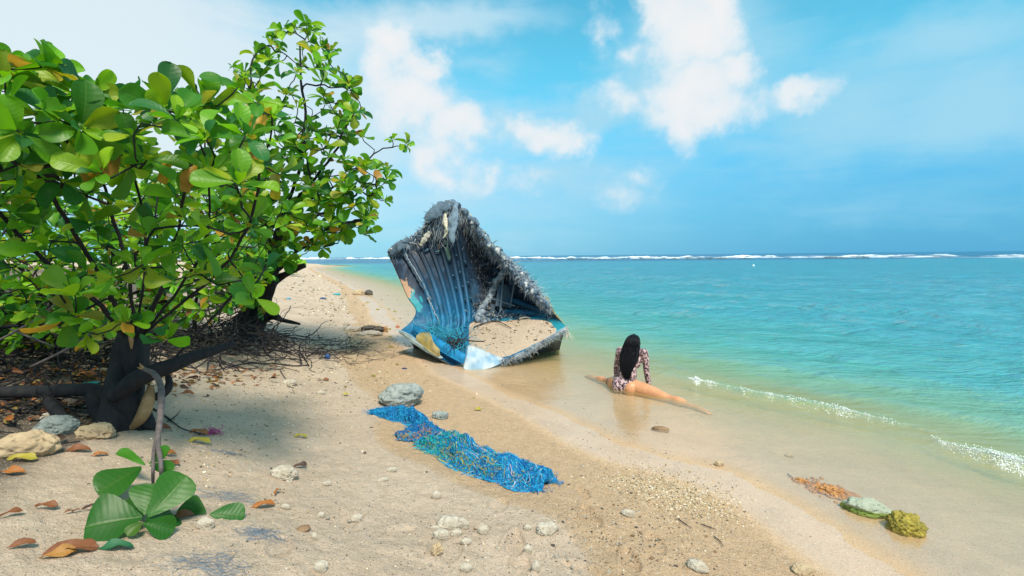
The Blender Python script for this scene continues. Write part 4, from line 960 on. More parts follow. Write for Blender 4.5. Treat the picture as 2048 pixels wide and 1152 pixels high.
# broken inner panels behind the mat
b = MB()
for (c, ax, az, col) in [((1012, 592), .20, .24, (.05, .09, .13)), ((1030, 560), .12, .10, (.03, .05, .08)), ((985, 620), .05, .12, (.04, .07, .10))]:
    q = inside(*c, .10); v, f = box(q, unit([1, .25, -.15]) * ax, unit([.2, -1, .3]) * .02, unit([.15, .3, 1]) * az); b.add(v, f, 0, col=np.tile(col, (8, 1)))
for (a, c) in [((1006, 560), (1000, 625)), ((985, 598), (1030, 612)), ((1028, 570), (1020, 615))]:
    v, f = tube(crv([inside(*a, .18), inside(*c, .2)], 8), .018, 6); b.add(v, f, 0, col=np.tile((.10, .15, .20), (len(v), 1)))
b.build('inner_panel', M_HULL, BOAT, smooth=False)
b = MB()
for (ua, uc, v0_, c) in [(.66, .93, .37, (.012, .10, .19)), (.70, .95, .46, (.010, .07, .14)), (.62, .9, .30, (.012, .17, .27))]:
    strip(b, np.linspace(ua, uc, 30), np.full(30, v0_) + .008 * np.sin(np.linspace(0, 9, 30)), .055, .07, c, .4)
b.build('shelf', M_HULL, BOAT)
# lower left lip: blue gunwale board, pale rubbing strake, ochre bare patch and the white torn corner
def slab(b, outline, dep, th, col, n=26, wob=.006, seed=0):
    """thick sheet from two rails (upper, lower) of pixel points with their own depths"""
    up, lo = outline; A = crv([at(x, y, d + o_) for x, y, d in up], n); B = crv([at(x, y, d + o_) for x, y, d in lo], n); k = 12; a = np.linspace(0, 1, k)[None, :, None]
    V = A[:, None] * (1 - a) + B[:, None] * a; nr = unit(np.cross(A[-1] - A[0], B[n // 2] - A[n // 2])); nr = nr if np.dot(nr, CAM - A[0]) > 0 else -nr
    q = fbm(V[..., 0] * 9, V[..., 1] * 9, V[..., 2] * 9, oct=4, seed=171 + seed); V = V + nr * (wob * 3 * q + dep * np.sin(np.linspace(0, PI, k))[None, :])[..., None]
    V2 = V - nr * th; F = gridf(n, k); N_ = n * k; bd = np.concatenate([np.arange(k), np.arange(1, n) * k + k - 1, (n - 1) * k + np.arange(k - 2, -1, -1), np.arange(n - 2, 0, -1) * k])
    rim = np.stack([bd, np.roll(bd, -1), np.roll(bd, -1) + N_, bd + N_], 1)
    cc = np.clip(np.asarray(col) * (1 + .5 * q)[..., None], 0, 1).reshape(-1, 3) if not callable(col) else col(V, q).reshape(-1, 3)
    b.add(np.concatenate([V.reshape(-1, 3), V2.reshape(-1, 3)]), [F, F[:, ::-1] + N_, rim], 0, col=np.concatenate([cc, cc]))
b = MB(); slab(b, ([(824, 648, 8.7), (846, 656, 8.5), (880, 678, 8.25), (915, 698, 8.0), (938, 712, 7.86)], [(826, 664, 8.66), (846, 682, 8.42), (880, 702, 8.15), (908, 718, 7.92), (930, 728, 7.82)]), .02, .03, (.014, .23, .50)); b.build('gunwale', M_HULL, BOAT)
b = MB(); slab(b, ([(794, 659, 8.72), (815, 668, 8.52), (845, 690, 8.3), (870, 705, 8.14), (884, 715, 8.05)], [(802, 668, 8.7), (820, 682, 8.5), (848, 702, 8.28), (870, 713, 8.12), (882, 717, 8.03)]), .01, .03, (.40, .52, .56), seed=2); b.build('strake', M_HULL, BOAT)
b = MB(); slab(b, ([(833, 671, 8.40), (842, 665, 8.33), (858, 666, 8.2), (866, 684, 8.06), (879, 699, 7.97)], [(834, 684, 8.38), (848, 694, 8.26), (858, 702, 8.14), (872, 711, 8.03), (880, 714, 7.96)]), .015, .012, lambda V, q: mixc((.50, .40, .14), (.56, .46, .24), .5 + 1.2 * q), seed=3); b.build('bare_patch', M_HULL, BOAT)
b = MB(); slab(b, ([(936, 690, 7.88), (952, 694, 7.92), (980, 706, 8.05), (1008, 718, 8.15)], [(926, 737, 7.72), (944, 744, 7.70), (975, 738, 7.78), (1008, 724, 8.02)]), .03, .025, lambda V, q: mixc((.22, .37, .50), (.46, .52, .55), .5 + 1.6 * q), seed=4); b.build('torn_corner', M_HULL, BOAT)
b = MB(); slab(b, ([(1000, 722, 8.0), (1040, 708, 8.1), (1085, 682, 8.3), (1134, 654, 8.5)], [(1000, 730, 8.02), (1040, 718, 8.12), (1085, 694, 8.32), (1134, 660, 8.52)]), .012, .03, lambda V, q: mixc((.42, .48, .52), (.08, .11, .15), .45 + 2.2 * q), n=50, wob=.014, seed=5)
for i in range(520):
    t_ = g.random(); p = crv([at(1000, 724, 7.98 + o_), at(1040, 711, 8.06 + o_), at(1085, 686, 8.26 + o_), at(1134, 656, 8.46 + o_)], 100)[int(t_ * 99)] + g.normal(0, .025, 3)
    blade(b, p, g.normal(0, .4, 3) + [.5, -.1, -.4], g.uniform(.04, .12), g.uniform(.0018, .0045), fibre_col(g), g)
for i in range(40): blade(b, at(1134 + g.normal(0, 2), 656 + g.normal(0, 3), 8.5 + o_), [0, -.1, -1], g.uniform(.1, .25), .006, np.array((.62, .60, .52)), g, .5)
b.build('frayed_lip', M_FIBRE, BOAT)
# sand washed into the hull
b = MB(); n = 60; u_ = np.linspace(.40, .93, n); v_ = np.linspace(.02, .31, 40); U_, V_ = np.meshgrid(u_, v_, indexing='ij')
mound = .20 * np.clip(np.sin((U_ - .40) / .53 * PI), 0, 1) ** .6 * np.clip((V_ - .05) / .12, 0, 1) ** .8 * np.clip((.315 - V_) / .06, 0, 1) ** .7 + .02 * fbm(U_ * 14, V_ * 14, oct=4, seed=181) - .05
P = shp(U_, V_, 0.0); P = P + np.array([0, 0, 1.0]) * mound[..., None] + (shp(U_, V_, 1.0) - shp(U_, V_, 0.0)) * .015
b.add(P.reshape(-1, 3), gridf(n, 40), 0, wet=np.full(n * 40, .12), dirt=np.zeros(n * 40))
SP_ = P.copy(); tag(b.build('sand_heap', M_SAND, loc=P[30, 20]), 'pale sand washed into the open bottom of the wreck', 'sand', kind='stuff')
b = MB(); v0, f0 = ico(1)
for i in range(420):
    a_, c_ = int(g.integers(4, 56)), int(np.clip(g.normal(26, 9), 3, 37)); s_ = .006 + .02 * g.random() ** 4; v = v0 * [s_ * g.uniform(.8, 1.7), s_, s_ * .6] * (1 + .3 * g.uniform(-1, 1, (len(v0), 1)))
    b.add(v + SP_[a_, c_] + [0, 0, s_ * .2], f0, 0, col=np.tile(np.array([(.55, .46, .36), (.30, .22, .14), (.08, .08, .07), (.16, .12, .05)][int(g.integers(4))]), (len(v0), 1)))
tag(b.build('wreck_grit', M_PLASTIC, smooth=False, loc=SP_[30, 20]), 'small stones and bits lying on the sand inside the wreck', 'grit', kind='stuff')
for k_, (i0, j0, i1, j1, r_) in enumerate([(6, 30, 24, 33, .018), (20, 34, 30, 24, .012), (38, 33, 47, 37, .022)]):
    Q = crv([SP_[i0, j0] + [0, 0, .02], (SP_[i0, j0] + SP_[i1, j1]) / 2 + [0, 0, .05], SP_[i1, j1] + [0, 0, .02]], 14); b = MB(); v, f = tube(Q, np.linspace(r_, r_ * .5, 14), 6); b.add(v, f)
    tag(b.build('driftwood_stick', [M_TWIG, M_TWIG, M_CORAL][k_], loc=Q[0]), ['dark stick along the back of the sand inside the wreck', 'short dark stick pointing forward on the sand inside the wreck', 'pale stick at the back right of the sand inside the wreck'][k_], 'stick')
# fine blue net and a twiggy clump caught on the gunwale
b = MB()
for i in range(150):
    px, py = g.uniform(850, 930), 0; py = 650 + (px - 850) * .45 + g.uniform(-10, 16); q = at(px, py, 8.62 - (px - 850) * .006 + o_)
    P = wig(q, g.normal(0, 1, 3) + [.6, -.2, -.3], 10, .05, g, .35, -.02); v, f = tube(P, .0035, 3, False); b.add(v, f, 0, col=np.tile(np.array((.04, .38, .52)) * g.uniform(.6, 1.4), (len(v), 1)))
tag(b.build('net_scrap', M_ROPE, loc=at(890, 670, 8.4 + o_)), 'thin turquoise netting snagged inside the lower left lip of the wreck', 'net')
b = MB()
for i in range(60):
    q = at(912 + g.normal(0, 7), 685 + g.normal(0, 6), 8.0 + o_ + g.uniform(0, .4)); P = wig(q, g.normal(0, 1, 3), 8, .035, g, .3, -.05); v, f = tube(P, np.linspace(.008, .003, len(P)), 4); b.add(v, f)
P = crv([at(915, 678, 8.05 + o_), at(945, 682, 8.1 + o_), at(968, 683, 8.25 + o_)], 12); v, f = tube(P, .012, 5); b.add(v, f)
tag(b.build('twig_clump', M_TWIG, loc=at(912, 685, 8.2 + o_)), 'dark clump of twigs caught on the lower lip inside the wreck', 'twigs')

# ------------------------------------------------------------------ the woman sitting in the shallows
def m_simple(name, c1, c2, scale, rough, spec, bscale=60, bstr=.1, sss=0.0):
    m, t, o = mat(name); v = obj_c(t); c = t.mix(t.sstep(t.noise(v, scale, 4), .35, .65), c1, c2)
    p = t.new('ShaderNodeBsdfPrincipled', {'Base Color': c, 'Roughness': rough, 'Specular IOR Level': spec, 'Normal': bump(t, t.noise(v, bscale, 4), bstr, .004)})
    if sss: p.inputs['Subsurface Weight'].default_value = sss; p.inputs['Subsurface Radius'].default_value = (.02, .008, .004)
    t.l.new(p.outputs[0], o.inputs[0]); return m
M_SKIN = m_simple('skin', (.64, .31, .16), (.56, .26, .135), 9, .42, .4, 80, .08, .08)
M_STRAP = m_simple('dark_band', (.03, .05, .05), (.05, .07, .07), 20, .7, .3)
def m_hair():
    m, t, o = mat('black_hair'); v = obj_c(t); sv = t.vmath('MULTIPLY', v, (1, 1, .08)); n = t.noise(sv, 130, 4, .6)
    c = t.mix(n, (.0015, .002, .005), (.006, .007, .012))
    p = t.new('ShaderNodeBsdfPrincipled', {'Base Color': c, 'Roughness': .45, 'Specular IOR Level': .25, 'Normal': bump(t, n, .8, .006)}); t.l.new(p.outputs[0], o.inputs[0]); return m
M_HAIR = m_hair()
def m_leopard():
    m, t, o = mat('leopard_print'); v = obj_c(t); w_ = t.vmath('ADD', v, t.vmath('MULTIPLY', t.vmath('SUBTRACT', t.noise(v, 40, 3, .6, 0, 1), (.5, .5, .5)), (.022, .022, .022)))
    vo = t.new('ShaderNodeTexVoronoi', {'Vector': w_, 'Scale': 31.0, 'Randomness': .9}); d = vo.outputs['Distance']; n = t.noise(v, 75, 3)
    dd = t.math('MULTIPLY_ADD', t.math('SUBTRACT', n, .5), .28, d)
    ring = t.math('MULTIPLY', t.sstep(dd, .20, .27), t.sstep(dd, .56, .49)); core = t.sstep(dd, .20, .12)
    c = t.mix(core, (.56, .40, .42), (.24, .11, .12)); c = t.mix(ring, c, (.035, .016, .030))
    p = t.new('ShaderNodeBsdfPrincipled', {'Base Color': c, 'Roughness': .6, 'Specular IOR Level': .3}); t.l.new(p.outputs[0], o.inputs[0]); return m
M_LEO = m_leopard()
def blend(name, pieces, voxel, smooth, m, parent):
    """joins overlapping tapered pieces into ONE continuous skin"""
    b = MB()
    for kind, *a in pieces:
        if kind == 'c':
            pts, rad = a; n = max(8, 6 * len(pts)); P = crv(pts, n); R = crv(np.array(rad, float)[:, None], n)[:, 0]; v, f = tube(P, R, 16); b.add(v, f)
            v0, f0 = ico(3)
            b.add(v0 * R[0] + P[0], f0); b.add(v0 * R[-1] + P[-1], f0)
        elif kind == 'e':
            c, ax, r = a; v0, f0 = ico(4); A = np.stack(ax); b.add(c + (v0 * r) @ A, f0)
    o = b.build(name, m, None)
    md = o.modifiers.new('r', 'REMESH'); md.mode = 'VOXEL'; md.voxel_size = voxel; md.use_smooth_shade = True
    sm_ = o.modifiers.new('s', 'SMOOTH'); sm_.factor = .5; sm_.iterations = smooth
    dg = bpy.context.evaluated_depsgraph_get(); me = bpy.data.meshes.new_from_object(o.evaluated_get(dg)); me.name = name
    bpy.data.objects.remove(o); o = bpy.data.objects.new(name, me); COL.objects.link(o); me.materials.clear(); me.materials.append(m)
    me.polygons.foreach_set('use_smooth', np.ones(len(me.polygons), bool))
    co = np.zeros(len(me.vertices) * 3); me.vertices.foreach_get('co', co); co = co.reshape(-1, 3) - np.array(parent['_o']); me.vertices.foreach_set('co', co.ravel()); me.update()
    o.parent = parent; o['_o'] = parent['_o']; return o
pz = float(height(np.array([1.63]), np.array([6.78]), False)[0])
W0 = np.array([1.555, 6.80, pz]); PERSON = thing('person', W0, 'woman with long black hair and leopard print swimsuit doing the splits in shallow water', 'person')
rt = unit([.90, -.43, 0]); fw = unit([.43, .90, 0]); zz = np.array([0, 0, 1.0])
L = lambda r, f, z: W0 + rt * (r + .15 * max(0, z - .1)) + fw * f + zz * z
AX = (rt, fw, zz)
shr, shl = L(.165, .055, .575), L(-.165, .055, .575)
elr, wrr = L(.225, .11, .325), L(.285, .19, .075)
ell, wrl = L(-.20, .16, .33), L(-.20, .30, .085)
hr, hl = L(.085, .0, .105), L(-.085, .02, .105)
A3 = lambda x, y, z: np.array([x, y, z])
gz_ = lambda x, y: float(height(np.array([x]), np.array([y]), False)[0])
knr = A3(2.03, 6.36, gz_(2.03, 6.36) + .062); anr = A3(2.265, 6.08, gz_(2.265, 6.08) + .035); tor = A3(2.345, 5.92, gz_(2.345, 5.92) + .018)
knl = A3(1.38, 7.26, gz_(1.38, 7.26) + .062); anl = A3(1.235, 7.60, gz_(1.235, 7.6) + .04); tol = A3(1.165, 7.78, gz_(1.165, 7.78) + .02)
torso = [('e', L(0, .0, .115), AX, np.array([.182, .12, .118])), ('e', L(.082, -.048, .098), AX, np.array([.100, .106, .102])), ('e', L(-.075, -.045, .105), AX, np.array([.092, .095, .10])),
         ('c', [L(0, .0, .14), L(0, .025, .25), L(0, .035, .34), L(0, .03, .46), L(0, .045, .55)], [.118, .098, .092, .105, .085]),
         ('e', L(.055, .0, .27), AX, np.array([.062, .082, .14])), ('e', L(-.055, .0, .27), AX, np.array([.062, .082, .14])),
         ('e', L(0, .045, .46), AX, np.array([.148, .092, .135])), ('e', L(.06, .125, .45), AX, np.array([.055, .05, .055])), ('e', L(-.06, .125, .45), AX, np.array([.055, .05, .055])),
         ('c', [L(0, .04, .565), shr], [.060, .050]), ('c', [L(0, .04, .565), shl], [.060, .050])]
arms = [('c', [shr, shr * .5 + elr * .5 + rt * .008, elr, elr * .5 + wrr * .5, wrr], [.050, .041, .034, .033, .024]), ('c', [shl, shl * .5 + ell * .5, ell, ell * .5 + wrl * .5, wrl], [.050, .041, .034, .033, .024])]
def hand(wr, d, s):
    d = unit(d); sd = unit(np.cross(d, zz)) * s; base = wr + d * .03 - zz * .030; P_ = [('c', [wr, wr + d * .015 - zz * .022, base + d * .035], [.024, .026, .024])]
    for i, (o, ln) in enumerate([(-.030, .060), (-.010, .072), (.010, .068), (.029, .052)]):
        q = base + d * .045 + sd * o; P_.append(('c', [base + sd * o * .6, q, q + d * ln * .5 + sd * o * .25 + zz * .006, q + d * ln + sd * o * .45 - zz * .012], [.013, .0105, .0095, .0075]))
    P_.append(('c', [base - sd * .018 - d * .01, base - sd * .052 + d * .018, base - sd * .066 + d * .048 - zz * .008], [.014, .011, .008])); return P_
hands = hand(wrr, rt * .6 + fw * .7, 1) + hand(wrl, fw - rt * .2, -1)
def leg(h, k, a, t_, s):
    d = unit(t_ - a); up = zz
    calf = a * .35 + k * .65 + np.array([0, 0, .004]); P_ = [('c', [h, h * .6 + k * .4 + zz * .008, k * .85 + h * .15, k, calf, a * .7 + k * .3, a], [.104, .092, .060, .048, .057, .036, .029]),
         ('c', [a - d * .02, a + d * .07, a + d * .13, t_], [.034, .034, .030, .020])]
    sd = unit(np.cross(d, up))
    for i, (o, ln, r) in enumerate([(-.024, .045, .0125), (-.008, .042, .0095), (.005, .038, .009), (.017, .032, .0085), (.027, .024, .008)]): P_.append(('c', [t_ - d * .02 + sd * o * s * .9, t_ + d * ln * .5 + sd * o * s, t_ + d * ln + sd * o * s - zz * .004], [r * 1.15, r, r * .85]))
    return P_
legs = leg(hr, knr, anr, tor, 1) + leg(hl, knl, anl, tol, -1)
hc = L(.0, .035, .725)
head = [('c', [L(0, .04, .56), L(0, .035, .62), L(0, .04, .68)], [.056, .050, .050]), ('e', hc, AX, np.array([.072, .092, .098])), ('e', hc + fw * .045 - zz * .05, AX, np.array([.055, .058, .065])),
        ('c', [hc + fw * .088 + zz * .015, hc + fw * .112 - zz * .018], [.010, .014]), ('e', hc + fw * .098 - zz * .052, AX, np.array([.024, .010, .009])), ('e', hc + rt * .074 - zz * .01, AX, np.array([.010, .018, .030])), ('e', hc - rt * .074 - zz * .01, AX, np.array([.010, .018, .030])), ('e', hc + fw * .085 - zz * .098, AX, np.array([.022, .018, .018]))]
blend('body', torso + arms + hands + legs + head, .0065, 5, M_SKIN, PERSON)
grow = lambda P_, e: [(k, a[0], a[1], np.asarray(a[2]) + e) if k == 'e' else (k, a[0], [r + e for r in a[1]]) for k, *a in P_]
blend('swimsuit', grow([('e', L(-.014, -.006, .13), AX, np.array([.170, .122, .115]))] + torso[2:], .007) + grow(arms, .006), .0075, 4, M_LEO, PERSON)
# face details under the hair line, facing out to sea
b = MB(); v0, f0 = ico(2)
for s_ in (-1, 1): b = MB(); b.add(hc + rt * .030 * s_ + fw * .084 + zz * .002 + v0 * [.011, .008, .008], f0, 0, col=np.tile((.7, .7, .68), (len(v0), 1))); b.add(hc + rt * .030 * s_ + fw * .091 + zz * .002 + v0 * .005, f0, 0, col=np.tile((.03, .02, .015), (len(v0), 1))); b.build('eye', M_PLASTIC, PERSON)
g = np.random.default_rng(61); b = MB()
ring = []; nh = 30; kk = 44
for i, tq in enumerate(np.linspace(0, 1, nh)):
    z = .832 - .61 * tq; c = L(-.004 - .012 * tq + .03 * sm(.75, 1, tq), np.interp(tq, [0, .18, .35, .6, 1], [.02, .015, -.012, -.055, -.085]), z)
    rx = np.interp(tq, [0, .03, .09, .18, .32, .5, .72, .9, 1], [.004, .045, .080, .098, .108, .116, .088, .050, .018]); ry = np.interp(tq, [0, .03, .09, .18, .32, .5, .75, 1], [.004, .05, .092, .108, .085, .062, .045, .015])
    a = np.arange(kk) * 2 * PI / kk; rad_ = 1 + .05 * np.sin(a * 11 + tq * 3) * sm(.1, .5, tq) + .05 * fbm(a * 3 + 5, a * 0 + tq * 1.5, oct=3, seed=191)
    fcut = np.where((np.sin(a) > .2) & (tq > .10), .55, 1.0)       # the hair parts over the face
    ring.append(c + (np.cos(a) * rx * rad_)[:, None] * rt + (np.sin(a) * ry * rad_ * fcut)[:, None] * fw)
b.add(np.concatenate(ring), gridf(nh, kk, True))
for i in range(420):
    a = g.uniform(PI * .95, PI * 2.05); tq0 = g.uniform(.05, .6); i0 = int(tq0 * (nh - 1)); j = int(a / (2 * PI) * kk) % kk
    P = [ring[q][j] + (ring[q][j] - ring[q].mean(0)) * .03 + g.normal(0, .003, 3) for q in range(i0, nh - int(g.integers(1, 7)), 2)]
    if len(P) < 4: continue
    P.append(P[-1] + g.normal(0, .012, 3) - zz * g.uniform(.02, .06)); v, f = tube(crv(P, 14), np.linspace(.0045, .0012, 14), 4); b.add(v, f)
b.build('hair', M_HAIR, PERSON)
b = MB(); q0 = hl * .45 + knl * .55 + zz * .004; q1 = hl * .33 + knl * .67 + zz * .002; v, f = tube(crv([q0, q1], 8), [.079, .081, .081, .080, .079, .077, .075, .072], 24); b.add(v, f); b.build('thigh_band', M_STRAP, PERSON)

# ------------------------------------------------------------------ heap of frayed fishing net
SP = [on_ground(*p) for p in [(842, 888), (875, 898), (910, 912), (950, 932), (990, 945), (1030, 952), (1068, 965), (1092, 972)]]
WD = [.04, .085, .13, .155, .135, .16, .165, .09]
UPn = [on_ground(*p) for p in [(742, 826), (770, 828), (800, 832), (825, 842), (846, 858)]]; UPw = [.03, .10, .14, .11, .05]
MDn = [on_ground(*p) for p in [(795, 876), (825, 874), (850, 862), (872, 858)]]; MDw = [.05, .09, .13, .10]
M_CORE = m_noisy('net_core', (.008, .10, .28), (.012, .22, .46), 26, .8, 60, 1.0, .02)
def net_heap(name, label, SP, WD, top, n, cols, seed, core=True):
    g = np.random.default_rng(seed); C = crv(SP, 120); Wd = crv(np.array(WD)[:, None], 120)[:, 0]; o = thing(name, C[60], label, 'net')
    T_ = np.gradient(C, axis=0); T_ /= np.linalg.norm(T_, axis=1)[:, None]; Sd = np.cross(T_, [0, 0, 1.0])
    def surf(i, a): return top * (np.clip(1 - a * a, 0, 1) ** .55) * np.clip(.55 + 1.25 * fbm(C[i, 0] * 8 + a * 2, C[i, 1] * 8, oct=3, seed=seed), .08, 2) * np.minimum(1, Wd[i] / .12)
    if core:
        a = np.linspace(-1, 1, 24); I, A = np.meshgrid(np.arange(120), a, indexing='ij'); z = surf(I.ravel(), A.ravel()).reshape(I.shape)
        V = C[:, None] + Sd[:, None] * (A * Wd[:, None] * (1 + .35 * fbm(C[I, 0] * 9 + A * 3, C[I, 1] * 9, oct=3, seed=seed + 7)))[..., None] * .62 + np.array([0, 0, 1.0]) * (z * .92 - .012)[..., None]
        V = V + fbm(V[..., 0] * 30, V[..., 1] * 30, oct=3, seed=seed)[..., None] * np.array([.01, .01, .012]); b = MB(); b.add(V.reshape(-1, 3), gridf(120, 24)); b.build('core', M_CORE, o)
    for cname, frac, cl, spread in cols:
        b = MB(); c_i = int(spread[0] * 119); c_w = spread[1]; side = spread[2]
        for k in range(int(n * frac)):
            i = int(np.clip(g.normal(c_i, c_w * 119), 0, 119)); a = float(np.clip(g.normal(side, .5 if side == 0 else .22), -1.25, 1.25)); L_ = int(g.integers(10, 24))
            d = T_[i] * g.normal(.5, .9) + Sd[i] * g.normal(0, .8); P = []; ii = float(i); aa = a; va = g.normal(0, .10); vi = g.normal(0, 3.0)
            for q in range(L_):
                va += g.normal(0, .06); vi += g.normal(0, 1.4); va *= .9; vi *= .9; aa = aa + va; ii = ii + vi; j = int(np.clip(ii, 0, 119)); ac = float(np.clip(aa, -1.4, 1.4))
                h = float(surf(np.array([j]), np.array([ac]))[0]); P.append(C[j] + Sd[j] * ac * Wd[j] + np.array([0, 0, h + .004 + abs(g.normal(0, .008))]) + g.normal(0, .006, 3))
            P = np.array(P); P[:, 2] = np.maximum(P[:, 2], height(P[:, 0], P[:, 1], False) + .003) if k % 1 == 0 else P[:, 2]
            v, f = tube(crv(P, L_ * 2), g.uniform(.0012, .0032), 3, False); b.add(v, f, 0, col=np.tile(np.array(cl[g.integers(len(cl))]) * g.uniform(.7, 1.35), (len(v), 1)))
        for k in range(int(n * frac * .22)):
            i = int(np.clip(g.normal(c_i, c_w * 119), 0, 119)); sg = 1 if g.random() < .5 else -1; p = C[i] + Sd[i] * sg * Wd[i] * g.uniform(.65, 1.0); P = wig(p, Sd[i] * sg * .9 + T_[i] * g.normal(0, .8), int(g.integers(4, 10)), .018, g, .5)
            P[:, 2] = height(P[:, 0], P[:, 1], False) + .004 + np.abs(g.normal(0, .012, len(P))); v, f = tube(P, g.uniform(.0014, .0032), 3, False); b.add(v, f, 0, col=np.tile(np.array(cl[g.integers(len(cl))]) * g.uniform(.7, 1.35), (len(v), 1)))
        b.build(cname, M_ROPE, o)
    return o
BL = [(.008, .20, .50), (.010, .28, .58), (.006, .13, .40), (.03, .42, .68)]; TE = [(.01, .34, .36), (.02, .42, .38)]; YE = [(.55, .45, .04), (.48, .38, .03)]; WH = [(.55, .60, .62), (.62, .52, .55)]
net_heap('fishing_net', 'long heap of tangled bright blue netting with teal and yellow strands on the sand', SP, WD, .16, 2600,
         [('blue_strands', .70, BL, (.62, .30, 0)), ('teal_strands', .20, TE, (.16, .13, 0)), ('yellow_strands', .06, YE, (.35, .22, .85)), ('yellow_strands', .03, YE, (.45, .14, -.95)), ('white_strands', .012, WH, (.85, .06, .5)), ('pale_strands', .012, WH, (.28, .10, -.5))], 71)
net_heap('fishing_net', 'ragged blue net clump lying against the grey coral boulder', UPn, UPw, .10, 600, [('blue_strands', 1, BL, (.5, .35, 0))], 72)
net_heap('fishing_net', 'small dark blue net clump with orange scraps between the boulder and the long net heap', MDn, MDw, .09, 500, [('blue_strands', .8, BL[::2], (.55, .3, 0)), ('orange_strands', .14, [(.50, .25, .08), (.46, .30, .12)], (.35, .12, .7)), ('teal_strands', .1, TE, (.4, .3, .6))], 73)
for (px, py, s_, n, lab) in [(455, 992, .16, 130, 'faded blue fibres trodden into the sand beside the broken branch'), (520, 1070, .10, 150, 'thin patch of blue fibres beside the pale pebbles below the orange leaf'), (425, 1132, .17, 200, 'blue fibre patch half buried at the bottom edge of the photo'), (455, 905, .10, 60, 'faint grey blue fibres in the sand under the yellow leaf')]:
    b = MB(); c = on_ground(px, py)
    for i in range(n):
        q = c + np.array([g.normal(0, s_ * .5), g.normal(0, s_ * .28), 0]); P = wig(q, [g.normal(0, 1), g.normal(0, .5), 0], 5, .014, g, .3); P[:, 2] = height(P[:, 0], P[:, 1]) + .0015 + np.abs(g.normal(0, .002, len(P)))
        v, f = tube(P, .0007, 3, False); b.add(v, f, 0, col=np.tile(np.array((.20, .25, .31)) * g.uniform(.6, 1.5), (len(v), 1)))
    tag(b.build('fibre_patch', M_ROPE, loc=c), lab, 'fibres', kind='stuff')

# ------------------------------------------------------------------ rocks, corals, leaves and drift on the sand
def rock_geo(size, seed, sub=5, rough=.34, f=1.7, pits=0.0, angular=0.0):
    v, fc = ico(sub); s_ = seed * 3.7
    r = 1 + .09 * fbm(v[:, 0] * 6 + s_, v[:, 1] * 6, v[:, 2] * 6, oct=4, seed=600 + seed, gain=.6) + rough * fbm(v[:, 0] * f + s_, v[:, 1] * f, v[:, 2] * f, oct=5, seed=200 + seed, gain=.55)
    if angular: r = r * (1 - angular * np.abs(fbm(v[:, 0] * 2 + s_, v[:, 1] * 2, v[:, 2] * 2, oct=2, seed=300 + seed)) * 1.6)
    if pits: r = r - pits * np.clip(fbm(v[:, 0] * 7 + s_, v[:, 1] * 7, v[:, 2] * 7, oct=2, seed=400 + seed) - .12, 0, 1) * 2
    return v * r[:, None] * np.asarray(size), fc
def rotz(v, a):
    c, s_ = math.cos(a), math.sin(a); return v @ np.array([[c, s_, 0], [-s_, c, 0], [0, 0, 1.0]])
def rock(name, px, py, wpx, hpx, label, m, seed, cat='rock', rot=0.0, deep=.8, sink=.25, **kw):
    """rock resting at a ground pixel, wpx wide and hpx high in the photo"""
    p = on_ground(px, py); D = float(np.dot(p - CAM, Fv)); w_ = wpx / FPX * D / 2 * .86; h_ = max(hpx / FPX * D * .50, w_ * .28)
    v, f = rock_geo((w_, w_ * deep, h_), seed, **kw); v = rotz(v, rot); q = p + np.array([0, w_ * deep * .5, h_ * (1 - 2 * sink) * .5]); q[2] = height(q[0:1], q[1:2])[0] + h_ * (1 - 2 * sink) * .9
    b = MB(); b.add(v, f); o = b.build(name, m); o.location = q; tag(o, label, cat); return o
rock('coral_boulder', 800, 812, 100, 52, 'large grey pitted coral boulder behind the top of the blue net', M_GREY, 1, 'boulder', .2, .75, .15, rough=.30, pits=.16)
rock('coral_rock', 880, 838, 40, 20, 'small grey coral lump beside the net, right of the boulder', M_GREY, 2, pits=.2)
rock('coral_rock', 100, 868, 80, 48, 'grey green coral rock in the shade between the two tan rocks', M_GREY, 3, 'rock', .3, pits=.2)
rock('rock', 182, 876, 90, 38, 'smooth tan rock lying at the foot of the near trunk', M_TAN, 4, 'rock', 0, .7, rough=.28, angular=.3)
rock('rock', 34, 912, 125, 60, 'long pale tan rock at the photo edge below the horizontal limb', M_TAN, 5, 'rock', .5, .6, pits=.12)
rock('rock', 92, 838, 36, 18, 'small pale rounded stone just under the horizontal limb', M_CORAL, 6)
rock('algae_rock', 1738, 1032, 92, 36, 'oblong rock in the wash with pale top and bright green algae sides', M_ALGAE, 7, 'rock', -.45, .5, .15, rough=.42, f=2.2, pits=.16)
rock('algae_rock', 1822, 1070, 74, 48, 'round yellow green furry rock in the wash beside the oblong rock', M_YROCK, 8, 'rock', -.5, .8, .2, rough=.40, f=3.0, pits=.22)
rock('rock', 1610, 1150, 46, 22, 'small brownish rock in wet sand at the bottom edge', M_TAN, 9)
rock('rock', 716, 590, 26, 15, 'pale boulder on the far beach at the waterline', M_TAN, 10, 'rock'); rock('rock', 736, 590, 20, 14, 'dark boulder next to the pale one at the far waterline', M_DARK, 11, 'rock')
rock('white_stone', 692, 652, 12, 13, 'single upright white stone on the beach behind the driftwood', M_CORAL, 12, 'stone')
rock('coral_pebble', 872, 1000, 24, 20, 'round flat white coral pebble alone below the blue net', M_CORAL, 13, 'pebble', 0, .8, .2, rough=.12)
rock('coral_rock', 873, 1112, 30, 34, 'angular tan coral stone below the white coral cluster', M_TAN, 14, 'stone', .4, .8, rough=.25, angular=.5)
rock('coral_rock', 640, 1142, 32, 24, 'rounded speckled coral stone at the bottom of the sand', M_CORAL, 15, 'stone', .3)
rock('coral_rock', 1056, 1106, 20, 18, 'white coral stone beside the deep footprint', M_CORAL, 16, 'stone')
rock('coral_rock', 1072, 1144, 20, 26, 'upright white coral stone at the bottom edge right of the footprints', M_CORAL, 17, 'stone')
